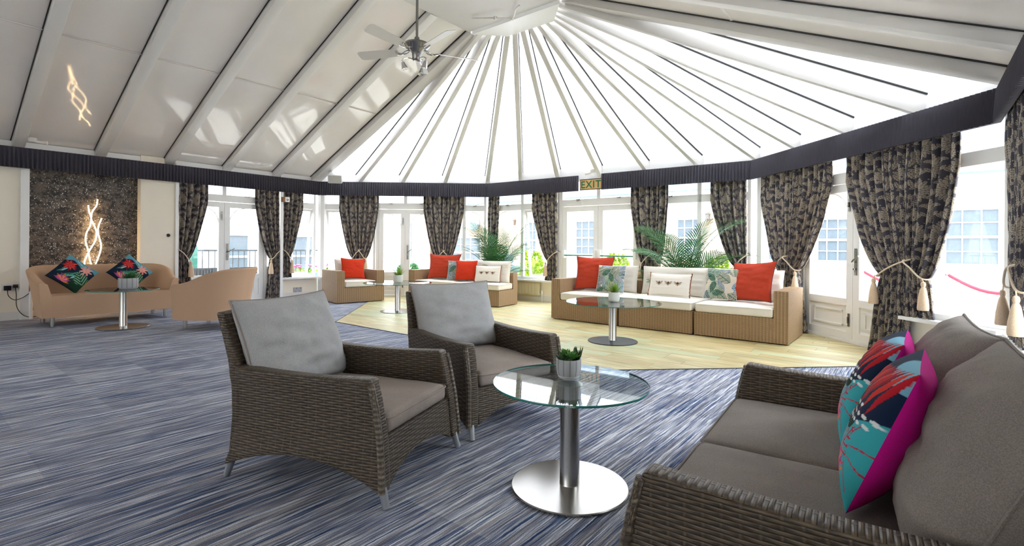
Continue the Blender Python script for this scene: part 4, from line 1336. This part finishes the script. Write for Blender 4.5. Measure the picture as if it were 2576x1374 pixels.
def tuft(loc, label, R=.055, H_=.085, n=70, L=.17, seed=1, potm='white_ceramic', leafm='grassleaf'):
    t = thing('potted_grass', label, 'potted plant', loc)
    bm = BM(); lathe(bm, [(.001, 0), (R*.8, 0), (R*.88, .005), (R, .03), (R, H_), (R-.005, H_), (R-.007, H_-.015), (.001, H_-.015)], 40, cap=False); obj('pot', bm, MT[potm], t)
    bm = BM(); lathe(bm, [(.001, H_-.012), (R-.007, H_-.013)], 20, cap=False); obj('soil', bm, MT['soil'], t)
    rng = random.Random(seed); bm = BM()
    for k in range(n):
        a = rng.uniform(0, 2*PI); e = rng.uniform(.55, 1.5); r = rng.uniform(0, R*.6)
        d = Vector((math.cos(a)*math.cos(e), math.sin(a)*math.cos(e), math.sin(e)))
        leaf_blade(bm, Vector((r*math.cos(a), r*math.sin(a), H_-.012)), d, Vector((0, 0, 1)) if e < 1.4 else Vector((1, 0, 0)), L*rng.uniform(.55, 1.1), rng.uniform(.004, .008), .25, seg=4, prof=lambda q: 1-q*.95)
    obj('foliage', bm, MT[leafm], t, ang=80)
    return t
tuft((T2.x+.02, T2.y+.03, T2H), 'spiky grass plant in a white pot on the black-based glass table', .068, .115, 90, .24, 2)
tuft((T3.x, T3.y+.02, T3H), 'spiky grass plant in a white pot on the far glass table', .085, .13, 80, .26, 3)
tuft((T4.x+.02, T4.y+.06, T4H), 'leafy green plant in a striped pot on the smoked glass table', .115, .15, 110, .17, 4, 'pot', 'palmleaf')

def palm(loc, label, fronds, seed, zc=.42, rot=0):
    t = thing('potted_palm', label, 'potted plant', loc, rot)
    bm = BM(); lathe(bm, [(.001, 0), (.11, 0), (.125, .01), (.15, .28), (.15, .30), (.135, .30), (.13, .26), (.001, .26)], 32, cap=False); obj('pot', bm, MT['blackdisk'], t)
    bm = BM(); tube(bm, [(0, 0, .25), (.01, 0, .4), (0, .01, zc+.12)], [.035, .03, .018], 10); obj('stem', bm, MT['trunk'], t)
    rng = random.Random(seed)
    for az, el, L, droop in fronds:
        az += rng.uniform(-.12, .12)
        h = Vector((math.cos(az), math.sin(az), 0)); up = Vector((0, 0, 1))
        base = Vector((0, 0, zc+rng.uniform(-.08, .1)))
        n = 34; pts = []; ds = []
        p = base.copy(); e = el
        for k in range(n+1):
            d = h*math.cos(e)+up*math.sin(e); pts.append(p.copy()); ds.append(d)
            p = p+d*(L/n); e -= droop/n*(.4+1.2*k/n)
        bm = BM(); tube(bm, pts, [.007*(1-.8*k/n)+.001 for k in range(n+1)], 5)
        side0 = h.cross(up)
        tw = rng.uniform(-.5, .5)
        for k in range(7, n+1):
            q = k/n; d = ds[k]; side = (side0*math.cos(tw)+d.cross(side0)*math.sin(tw)).normalized(); nn = side.cross(d)
            ll = L*.27*(math.sin(PI*min(1, (q-.12)/.88*.86+.12))**.7)*rng.uniform(.9, 1.1)+.02
            for s in (-1, 1):
                dd = (side*s*(.85-.35*q)+d*(.55+.5*q)+nn*.18).normalized()
                leaf_blade(bm, pts[k], dd, nn, ll, .0055+.0025*math.sin(PI*q), .2+.1*rng.random(), seg=3, fold=.25, prof=lambda x: (.55+1.2*x if x < .35 else 1-(x-.35)**2*2.2))
        obj('frond', bm, MT['palmleaf'], t, ang=80)
    return t
rng = random.Random(3)
cyl = [(k*2*PI/8+.3, 1.38-.07*(k % 3), 1.32+.12*(k % 2), .75) for k in range(8)]+[(k*2*PI/9, 1.12, 1.1, .9) for k in range(9)]+[(k*2*PI/8+.5, .75, .8, .9) for k in range(8)]
palm((-.32, 10.72, -.0), 'potted palm in the bay corner behind the far sofa', [(a, e, L, d) for a, e, L, d in cyl], 4, .40)
wide = [(k*2*PI/8+.1, 1.36-.1*(k % 3), 1.38+.08*(k % 2), 1.05) for k in range(8)]+[(k*2*PI/9+.2, 1.02, 1.3, 1.15) for k in range(9)]+[(k*2*PI/8, .62, 1.05, 1.0) for k in range(8)]
palm((2.88, 8.28, .0), 'larger spreading palm behind the middle of the long tan sofa', wide, 8, .42)

# ------------------------------------------------------------------ ceiling fan
FC = Vector((-1.19, 6.16, 3.57))
t = thing('ceiling_fan', 'five-blade ceiling fan with spotlights hanging from a long rod', 'ceiling fan', FC)
bm = BM(); tube(bm, [(0, 0, .1), (0, 0, 1.02)], .016, 12); obj('downrod', bm, MT['pewter'], t)
bm = BM(); lathe(bm, [(.001, .14), (.03, .14), (.035, .09), (.09, .085), (.155, .055), (.16, .035), (.13, .01), (.09, -.02), (.06, -.05), (.055, -.13), (.04, -.15), (.001, -.155)], 40, cap=False); obj('motor_housing', bm, MT['pewter'], t)
for k in range(5):
    a = math.radians(22+72*k); R_ = Matrix.Rotation(a, 4, 'Z')
    bm = BM()
    sec = [(.24, .045), (.3, .06), (.5, .067), (.7, .073), (.76, .07), (.785, .05)]
    lo = []; hi = []
    for x, w_ in sec:
        for s in (-1, 1):
            y = s*w_; z = -.03+y*.32
            lo.append(bm.verts.new((x, y, z))); hi.append(bm.verts.new((x, y, z+.007)))
    n = len(sec)
    for i in range(n-1):
        bm.faces.new((lo[2*i], lo[2*i+1], lo[2*i+3], lo[2*i+2])); bm.faces.new((hi[2*i], hi[2*i+2], hi[2*i+3], hi[2*i+1]))
        for s in (0, 1): bm.faces.new((lo[2*i+s], lo[2*i+2+s], hi[2*i+2+s], hi[2*i+s]))
    for i in (0, n-1): bm.faces.new((lo[2*i], lo[2*i+1], hi[2*i+1], hi[2*i]))
    bmesh.ops.recalc_face_normals(bm, faces=bm.faces); bmesh.ops.transform(bm, matrix=R_, verts=bm.verts)
    bl_ = obj('blade', bm, MT['blade'], t)
    bm = BM()
    for s in (-1, 1): tube(bm, spline([(.08, .0, -.0), (.14, s*.03, -.03), (.2, s*.012, -.045), (.27, s*.03, -.032+s*.006)], 4), .008, 6)
    bmesh.ops.transform(bm, matrix=R_, verts=bm.verts)
    obj('blade_iron', bm, MT['chrome'], bl_)
for k in range(3):
    a = math.radians(200+120*k); R_ = Matrix.Rotation(a, 4, 'Z')
    bm = BM(); tube(bm, spline([(.03, 0, -.14), (.09, 0, -.125), (.15, 0, -.14), (.175, 0, -.16), (.185, 0, -.15)], 5), .007, 8)
    tube(bm, [(.17, 0, -.155), (.17, 0, -.19)], .006, 8)
    bmesh.ops.transform(bm, matrix=R_, verts=bm.verts); arm = obj('lamp_arm', bm, MT['chrome'], t)
    bm = BM(); lathe(bm, [(.001, 0), (.018, 0), (.024, -.03), (.036, -.07), (.038, -.085), (.03, -.085), (.001, -.07)], 20, cap=False)
    bmesh.ops.rotate(bm, verts=bm.verts, cent=(0, 0, 0), matrix=Matrix.Rotation(.35, 3, 'Y')); bmesh.ops.translate(bm, verts=bm.verts, vec=(.17, 0, -.185))
    bmesh.ops.transform(bm, matrix=R_, verts=bm.verts); obj('spotlight', bm, MT['chrome'], arm)

# ------------------------------------------------------------------ LED lamp, sockets, small fittings
t = thing('wave_floor_lamp', 'glowing floor lamp of three wavy light tubes behind the beige sofa', 'lamp', (FL.p.x, FL.p.y, 0), FL.rz)
S1 = [(5.174, 1.869), (5.163, 1.771), (5.108, 1.659), (5.097, 1.541), (5.143, 1.413), (5.166, 1.306), (5.145, 1.176), (5.086, 1.047), (5.04, .929), (5.013, .817), (5.05, .66), (5.12, .5), (5.12, .3), (5.11, .05)]
S2 = [(5.053, 1.763), (5.066, 1.657), (5.091, 1.562), (5.079, 1.433), (5.031, 1.303), (5.024, 1.175), (5.053, 1.047), (5.07, .929), (5.093, .815), (5.15, .66), (5.14, .5), (5.10, .3), (5.10, .05)]
S3 = [(5.224, 1.558), (5.186, 1.437), (5.178, 1.328), (5.204, 1.199), (5.219, 1.09), (5.197, .96), (5.152, .814), (5.10, .66), (5.08, .5), (5.12, .3), (5.13, .05)]
for k, s_ in enumerate((S1, S2, S3)):
    bm = BM(); tube(bm, spline([(x, .055-.016*k, z) for x, z in s_], 5), .0095, 10); obj('light_tube', bm, MT['led'], t)
bm = BM(); box(bm, 4.95, 5.27, -.04, .105, -.004, .04); obj('lamp_base', bm, MT['steel'], t, bevel=.008)

def socket(fr, x0, x1, z0, z1, mat_, label, plugs=()):
    t = thing('wall_socket', label, 'socket', (fr.p.x, fr.p.y, 0), fr.rz)
    bm = BM(); box(bm, x0, x1, -.012, -.0005, z0, z1); obj('face_plate', bm, mat_, t, bevel=.004)
    w_ = (x1-x0)/2
    for k in range(2):
        bm = BM(); c = x0+w_*(k+.5)
        box(bm, c+.012, c+.022, -.016, -.012, z1-.03, z1-.012); box(bm, c-.02, c-.012, -.013, -.012, z0+.025, z0+.04); box(bm, c+.0, c+.008, -.013, -.012, z0+.025, z0+.04)
        obj('switch', bm, MT['black'] if mat_ is MT['bluegrey_socket'] else MT['upvc'], t)
    return t
socket(FL, 4.06, 4.235, .43, .545, MT['upvc'], 'white double socket with black plugs by the pilaster')
socket(FL, 8.50, 8.69, .11, .225, MT['bluegrey_socket'], 'brushed metal double socket below the narrow corner window')
def plug(x, z, w_, label, cord):
    t = thing('plug', label, 'plug', (FL.p.x, FL.p.y, 0), FL.rz, 'black plugs in the socket')
    bm = BM(); box(bm, x-w_/2, x+w_/2, -.06, -.0165, z-w_*.45, z+w_*.45); obj('plug_body', bm, MT['black'], t, bevel=.008)
    bm = BM(); tube(bm, spline(cord, 6), .005, 6); obj('cord', bm, MT['black'], t)
plug(4.12, .475, .075, 'larger black plug, bulky adapter in the wall socket', [(4.12, -.04, .44), (4.13, -.07, .36), (4.19, -.085, .30), (4.28, -.10, .33), (4.36, -.095, .40), (4.42, -.05, .43)])
plug(4.205, .50, .05, 'smaller black plug beside the bulky adapter', [(4.205, -.04, .475), (4.21, -.075, .38), (4.215, -.08, .2), (4.27, -.11, .08), (4.36, -.105, .03), (4.48, -.09, .05), (4.5, -.05, .1)])
t = thing('wall_pipe', 'white boxed pipe along the skirting beside the beige sofa', 'pipe', (FL.p.x, FL.p.y, 0), FL.rz)
bm = BM(); tube(bm, spline([(4.365, -.1, .0), (4.365, -.1, .36), (4.375, -.1, .405), (4.42, -.1, .41), (4.6, -.1, .41)], 5), .024, 12); obj('pipe', bm, MT['upvc'], t)
# call point on the white post
t = thing('sensor_box', 'small white sensor box on a timber block at the white post', 'sensor', (FL.p.x, FL.p.y, 0), FL.rz)
bm = BM(); box(bm, 8.165, 8.205, -.20, -.111, 2.045, 2.145); obj('wood_block', bm, MT['woodbox'], t, bevel=.004)
bm = BM(); box(bm, 8.206, 8.30, -.20, -.15, 2.045, 2.145); obj('sensor_body', bm, MT['upvc'], t, bevel=.006)
bm = BM(); lathe(bm, [(.026, 0), (.026, .006), (.02, .008), (.001, .008)], 20); bmesh.ops.rotate(bm, verts=bm.verts, cent=(0, 0, 0), matrix=Matrix.Rotation(PI/2, 3, 'X')); bmesh.ops.translate(bm, verts=bm.verts, vec=(8.253, -.2, 2.095)); obj('lens', bm, MT['pewter'], t)
bm = BM(); lathe(bm, [(.03, 0), (.028, .01), (.012, .06), (.001, .065)], 16)
bmesh.ops.rotate(bm, verts=bm.verts, cent=(0, 0, 0), matrix=Matrix.Rotation(PI/2, 3, 'X')); bmesh.ops.translate(bm, verts=bm.verts, vec=(6.15, -.06, 1.3))
o = obj('wall_hook', bm, MT['black']); place(o, (FL.p.x, FL.p.y, 0), FL.rz); tag(o, 'small black cone shaped hook on the cream column', 'hook')
# wall speaker at the bay corner
t = thing('wall_speaker', 'white wedge loudspeaker hanging over the pelmet at the bay corner', 'loudspeaker', W(.12, -5.05, 2.63), math.radians(14))
bm = BM(); box(bm, -.15, .15, -.13, .09, -.10, .10); bmesh.ops.rotate(bm, verts=bm.verts, cent=(0, 0, 0), matrix=Matrix.Rotation(math.radians(28), 3, 'X')); obj('cabinet', bm, MT['upvc'], t, bevel=.025, seg=3)
bm = BM(); box(bm, -.13, .13, -.138, -.131, -.085, .085); bmesh.ops.rotate(bm, verts=bm.verts, cent=(0, 0, 0), matrix=Matrix.Rotation(math.radians(28), 3, 'X')); obj('grille', bm, plain('speaker_grille', '#b7b7b2', .6, nz=.15, nscale=150), t, bevel=.003)
bm = BM(); tube(bm, [(0, .04, .06), (0, .12, .14), (0, .2, .17)], .016, 8); obj('bracket', bm, MT['upvc'], t)
# small spot cameras at the eaves
def spot(loc, rz, label):
    t = thing('eaves_spotlight', label, 'spotlight', loc, rz)
    bm = BM(); lathe(bm, [(.001, -.03), (.05, -.03), (.055, 0), (.05, .03), (.001, .03)], 18); obj('base', bm, MT['whitepaint'], t)
    bm = BM(); tube(bm, [(.0, 0, -.01), (.09, -.02, -.03), (.17, -.03, -.035)], [.02, .022, .03], 12); obj('lamp_head', bm, MT['whitepaint'], t)
spot(W(-4.66, -5.33, 2.66), -TH+1.2, 'white spotlight on the rafter foot above the wallpaper wall')
spot(tuple(f2d.pt(2.62, .0, 2.615)), F2.rz+PI, 'white spotlight at the eaves above the exit sign')
# exit sign
sg = thing('exit_sign', 'green and buff EXIT sign in the pelmet gap over the doors', 'sign', (F2.p.x, F2.p.y, 0), F2.rz)
bm = BM(); box(bm, 2.335, 2.815, -.135, -.115, 2.265, 2.475); obj('sign_frame', bm, MT['signframe'], sg, bevel=.003)
bm = BM(); box(bm, 2.35, 2.80, -.138, -.134, 2.28, 2.46); obj('sign_face', bm, MT['signbuff'], sg)
fc = bpy.data.curves.new('lettering', 'FONT'); fc.body = 'EXIT'; fc.size = .195; fc.align_x = 'CENTER'; fc.extrude = .0008; fc.offset = .003; fc.space_character = 1.12
fo = bpy.data.objects.new('lettering', fc); COL.objects.link(fo); fo.parent = sg; fc.materials.append(MT['signgreen'])
fo = to_mesh(fo)
fo.matrix_local = Matrix.Translation((2.572, -.1392, 2.302)) @ Matrix.Rotation(PI/2, 4, 'X')
bm = BM()
for x in (2.42, 2.73): box(bm, x-.01, x+.01, -.125, -.028, 2.46, 2.49)
obj('sign_bracket', bm, MT['upvc'], sg)
# radiator
t = thing('radiator', 'cream panel radiator below the sill between the two tan sofas', 'radiator', (F2.p.x, F2.p.y, 0), F2.rz)
bm = BM(); box(bm, .66, 1.36, -.085, -.045, .125, .405)
obj('radiator_body', bm, MT['radiator'], t, bevel=.01)
for k in range(8):
    bm = BM(); box(bm, .675+k*.0845, .675+k*.0845+.078, -.095, -.085, .15, .385); obj('convector_panel', bm, MT['radiator'], t, bevel=.006)
bm = BM(); tube(bm, [(1.36, -.065, .16), (1.42, -.065, .16), (1.42, -.065, 0)], .009, 8); lathe(bm, [(.016, 0), (.018, .05), (.014, .07)], 12, (1.42, -.065, .165)); obj('valve', bm, MT['upvc'], t)
# ------------------------------------------------------------------ courtyard outside
GZ = -.13
def out_obj(name, bm, m_, label, cat, group=None, **k):
    o = obj(name, bm, m_, **k); place(o, (MX, MY, 0), -TH); tag(o, label, cat, group); return o   # local x = v, y = u
def sash(parent, x0, x1, z0, z1, y, axis='y', sgn=-1, cols=3, rows=4):
    fb = BM(); pb = BM(); bb = .05
    def bx(b, a0, a1, c0, c1, q0, q1):
        if axis == 'y': box(b, a0, a1, min(q0, q1), max(q0, q1), c0, c1)
        else: box(b, min(q0, q1), max(q0, q1), a0, a1, c0, c1)
    y1 = y+sgn*.06
    for a0, a1, c0, c1 in ((x0, x0+bb, z0, z1), (x1-bb, x1, z0, z1), (x0, x1, z0, z0+bb), (x0, x1, z1-bb, z1), (x0, x1, (z0+z1)/2-.03, (z0+z1)/2+.03)): bx(fb, a0, a1, c0, c1, y, y1)
    for k in range(1, cols): x = x0+(x1-x0)*k/cols; bx(fb, x-.012, x+.012, z0, z1, y, y+sgn*.045)
    for k in range(1, rows):
        z = z0+(z1-z0)*k/rows; bx(fb, x0, x1, z-.012, z+.012, y, y+sgn*.045)
    bx(fb, x0-.06, x1+.06, z0-.1, z0, y, y+sgn*.12)
    f = obj('sash_window', fb, MT['sash'], parent)
    bx(pb, x0, x1, z0, z1, y+sgn*.005, y+sgn*.02); obj('pane', pb, MT['darkpane'], f)
UF = 10.
t = thing('courtyard_building', 'pale pink rendered building with sash windows across the courtyard', 'building', (MX, MY, 0), -TH)
bm = BM(); box(bm, -16, 14, UF, UF+5, GZ, 2.95); obj('wall', bm, MT['facade'], t)
bm = BM(); box(bm, -16, 14, UF-.18, UF, 2.78, 2.95); obj('gutter', bm, MT['sash'], t)
bm = BM(); box(bm, -16, 14, UF-.05, UF, GZ, .35); obj('plinth', bm, MT['greycover'], t)
bm = BM(); v = [bm.verts.new(p) for p in ((-16, UF-.2, 2.93), (14, UF-.2, 2.93), (14, UF+5, 6.2), (-16, UF+5, 6.2), (-16, UF-.2, 2.99), (14, UF-.2, 2.99), (14, UF+5, 6.26), (-16, UF+5, 6.26))]
for q in ((0, 1, 2, 3), (7, 6, 5, 4), (0, 4, 5, 1), (1, 5, 6, 2), (2, 6, 7, 3), (3, 7, 4, 0)): bm.faces.new([v[i] for i in q])
bmesh.ops.recalc_face_normals(bm, faces=bm.faces); obj('roof', bm, MT['slate'], t)
for x0, x1, z0, z1 in ((-14.5, -14.1, .5, 2.3), (-12.2, -9.7, .2, 1.55), (-7.4, -6.75, .65, 2.15), (-5.0, -4.15, .85, 2.13), (-1.2, -.4, .85, 2.1), (1.2, 2.0, .8, 2.1), (2.7, 3.45, .8, 2.0), (5.35, 6.35, .78, 2.15), (8.3, 9.2, .78, 2.1)):
    sash(t, x0, x1, z0, z1, UF, cols=4 if x1-x0 > 1.5 else 3)
for x in (-7.9, -.2):
    bm = BM(); box(bm, x-.05, x+.05, UF-.14, UF, 2.02, 2.2); box(bm, x-.09, x+.09, UF-.2, UF-.02, 2.2, 2.25); obj('wall_lantern', bm, MT['pewter'], t)
bm = BM(); lathe(bm, [(.001, 0), (.3, .02), (.33, .06), (.33, .08), (.001, .05)], 24); bmesh.ops.rotate(bm, verts=bm.verts, cent=(0, 0, 0), matrix=Matrix.Rotation(PI/2, 3, 'X')); bmesh.ops.translate(bm, verts=bm.verts, vec=(-10.1, UF-.02, 2.15)); obj('wall_disc', bm, MT['greycover'], t)
t = thing('white_building', 'white rendered building beyond the railing outside the double doors', 'building', (MX, MY, 0), -TH)
bm = BM(); box(bm, -16, -11, -14, 4.5, GZ, 4.6); obj('wall', bm, MT['facadew'], t)
bm = BM(); box(bm, -11, -10.94, -14, 4.5, 1.62, 1.70); box(bm, -11, -10.9, -14, 4.5, 3.2, 3.36); obj('string_course', bm, MT['sash'], t)
for x0, x1, z0, z1 in ((.1, .9, .1, 1.46), (2.2, 3.0, .1, 1.46), (-2.6, -1.8, .1, 1.46)): sash(t, x0, x1, z0, z1, -11, 'x', 1, cols=1, rows=2)
# railing
t = thing('iron_railing', 'dark iron railing with green posts outside the double doors', 'railing', (MX, MY, 0), -TH)
bm = BM(); box(bm, -8.02, -7.98, -4., 1.6, .98, 1.02); box(bm, -8.02, -7.98, -4., 1.6, .1, .13); obj('rail', bm, MT['rail'], t)
for k in range(42):
    y = -3.95+k*.132; bm = BM(); box(bm, -8.008, -7.992, y-.008, y+.008, GZ, 1.0); obj('baluster', bm, MT['rail'], t)
for y in (-3.6, -1.62, -.12, 1.55):
    bm = BM(); box(bm, -8.06, -7.94, y-.06, y+.06, GZ, 1.08); lathe(bm, [(.05, 1.08), (.07, 1.11), (.001, 1.18)], 10, (-8, y, 0)); obj('post', bm, MT['greenpost'], t)
def screen(y0, y1, lab):
    bm = BM()
    box(bm, -7.42, -7.36, y0, y1, .25, .62)
    for k in range(int((y1-y0)/.06)): box(bm, -7.355, -7.345, y0+k*.06, y0+k*.06+.04, .3, .58)
    for y in (y0+.03, y1-.03): box(bm, -7.42, -7.36, y-.03, y+.03, GZ, .25)
    out_obj('wicker_bench', bm, MT['darkwicker'], lab, 'bench', 'dark wicker benches outside')
screen(-2.55, -1.35, 'dark woven bench back outside the inner door leaf'); screen(-1.15, .1, 'dark woven bench back outside behind the tub chair')
def shrub(v, u, r, h, label, m_='shrub', seed=1):
    t = thing('shrub', label, 'shrub', tuple(W(u, v, GZ)))
    rng = random.Random(seed); bm = BM()
    for k in range(900):
        a, q = rng.uniform(0, 2*PI), rng.uniform(-.75, 1); rr = (1-q*q*.75)**.5*r*rng.uniform(.75, 1.05)
        p = Vector((rr*math.cos(a), rr*math.sin(a), h*(.5+.5*q)*1.0+.05))
        d = Vector((math.cos(a)+rng.uniform(-.5, .5), math.sin(a)+rng.uniform(-.5, .5), .7+rng.uniform(-.3, .6)))
        leaf_blade(bm, p, d, Vector((rng.uniform(-1, 1), rng.uniform(-1, 1), .3)), .09, .022, .1, seg=2)
    obj('foliage', bm, MT[m_], t, ang=80)
    bm = BM(); tube(bm, [(0, 0, 0), (0, 0, h*.6)], .03, 8); obj('stem', bm, MT['trunk'], t)
    bm = BM(); bmesh.ops.create_icosphere(bm, subdivisions=3, radius=1)
    for v_ in bm.verts: v_.co = Vector((v_.co.x*r*.8, v_.co.y*r*.8, h*.55+v_.co.z*h*.4))*(1+.08*noise.noise(v_.co*4))
    obj('inner_foliage', bm, MT[m_], t, ang=80)
shrub(-2.80, 4.3, .28, 1.08, 'bright yellow green shrub outside the window above the radiator', seed=1)
shrub(-.57, 4.6, .27, 1.05, 'yellow green shrub seen through the exit door glass above the red cushion', seed=2)
shrub(1.77, 4.3, .22, 1.05, 'yellow green shrub outside between the palm and the corner curtain', seed=3)
shrub(-5.6, 2.6, .28, .72, 'low green shrub outside under the far window', 'palmleaf', seed=5)
t = thing('flower_planter', 'green planter of pink flowers outside the narrow corner window', 'planter', tuple(W(.9, -7.35, GZ)), -TH)
bm = BM(); box(bm, -.15, .15, -.55, .55, 0, .56); obj('trough', bm, MT['planter'], t, bevel=.01)
rng = random.Random(12); bm = BM()
for k in range(160): leaf_blade(bm, Vector((rng.uniform(-.14, .14), rng.uniform(-.52, .52), .55+rng.uniform(0, .1))), Vector((rng.uniform(-1, 1), rng.uniform(-1, 1), 1)), Vector((0, 0, 1)), .08, .025, .2, seg=2)
obj('leaves', bm, MT['shrub'], t, ang=80); bm = BM()
for k in range(14): lathe(bm, [(.001, .0), (.04, .02), (.05, .04), (.03, .06), (.001, .065)], 8, (rng.uniform(-.12, .12), rng.uniform(-.5, .5), .66+rng.uniform(0, .08)))
obj('blooms', bm, MT['flower'], t)
# covered furniture and tables outside
def patio_table(v, u, label):
    t = thing('patio_table', label, 'table', tuple(W(u, v, GZ)), -TH)
    bm = BM()
    for k in range(6): box(bm, -.6+k*.2, -.6+k*.2+.18, -.4, .4, .70, .73)
    obj('tabletop', bm, MT['wood_table'], t)
    for x in (-.5, .5):
        for y in (-.33, .33):
            bm = BM(); box(bm, x-.03, x+.03, y-.03, y+.03, 0, .7); obj('leg', bm, MT['wood_table'], t)
patio_table(-5.2, 5.2, 'slatted timber table outside the doors by the tan armchair'); 
t = thing('covered_furniture', 'grey covered garden furniture outside behind the bay palm', 'garden furniture', tuple(W(6.3, -5.2, GZ)), -TH)
bm = BM(); box(bm, -.8, .8, -.4, .4, 0, .75); box(bm, -.8, -.1, -.3, .4, .75, 1.05); bmesh.ops.subdivide_edges(bm, edges=bm.edges[:], cuts=2, use_grid_fill=True)
obj('cover', bm, MT['greycover'], t, bevel=.04)
# rope barrier
t = thing('rope_barrier', 'red rope slung between posts on the paving outside the panelled doors', 'rope barrier', (MX, MY, 0), -TH)
ps = [(4.1, 4.6), (5.2, 4.0), (6.2, 3.2), (7.3, 2.3), (8.4, 1.2)]
for v_, u_ in ps:
    bm = BM(); lathe(bm, [(.12, 0), (.12, .02), (.022, .03), (.022, .95), (.04, .97), (.001, 1.02)], 14, (v_, u_, GZ)); obj('post', bm, MT['sash'], t)
for (a, b), (c, d) in zip(ps, ps[1:]):
    bm = BM(); tube(bm, [(a+(c-a)*k/12, b+(d-b)*k/12, .78-.22*math.sin(PI*k/12)) for k in range(13)], .022, 8); obj('rope', bm, MT['redrope'], t)
bm = BM(); box(bm, 0, .5, 0, .4, 0, .55); box(bm, -.02, .52, -.02, .42, .55, .6)
o = obj('black_bin', bm, MT['rail'], bevel=.01); place(o, tuple(W(3.6, 6.7, GZ)), -TH); tag(o, 'dark box bin on the paving beyond the red rope', 'bin')
t = thing('deck_chair', 'white folding deck chair on the paving outside the panelled doors', 'deck chair', tuple(W(3.1, 5.4, GZ)), .4)
bm = BM()
for x in (-.3, .3):
    tube(bm, [(x, -.4, 0), (x, .5, .95)], .018, 8); tube(bm, [(x*.9, .45, 0), (x*.9, -.35, .55)], .018, 8)
for z, y in ((.95, .5), (.55, -.35), (0.02, -.4)): tube(bm, [(-.3, y, z), (.3, y, z)], .016, 8)
obj('chair_frame', bm, MT['sash'], t)
bm = BM(); grid(bm, 6, 14, lambda a, b: (-.27+.54*a, -.35+.85*b, .55+.4*b-.22*math.sin(PI*b)+.01)); bmesh.ops.solidify(bm, geom=bm.faces[:], thickness=.006); obj('sling', bm, MT['facadew'], t)

# ------------------------------------------------------------------ light: overcast sky, exposure
wd = bpy.data.worlds.new('sky'); sc.world = wd; wd.use_nodes = True; S.nt = wd.node_tree
bg = S.nt.nodes['Background']
_, _, zz = sep(coord('Generated'))
setin(bg.inputs[0], mixc(sstep(-.05, .7, zz), (.90, .95, 1.), (.88, .94, 1.)))
setin(bg.inputs[1], (mx(zz, 0.)*2.+1.)*.62)      # overcast sky: the zenith three times as bright as the horizon
sc.view_settings.view_transform = 'Standard'; sc.view_settings.look = 'None'
sc.view_settings.gamma = 1; sc.view_settings.use_curve_mapping = False
sc.view_settings.exposure = 3.2
cy = sc.cycles
cy.max_bounces = 7; cy.diffuse_bounces = 4; cy.glossy_bounces = 3; cy.transmission_bounces = 6; cy.transparent_max_bounces = 14
cy.caustics_reflective = False; cy.caustics_refractive = False
cy.use_adaptive_sampling = True; cy.adaptive_threshold = .15
cy.use_denoising = True; cy.sample_clamp_indirect = 6
bpy.context.view_layer.update()
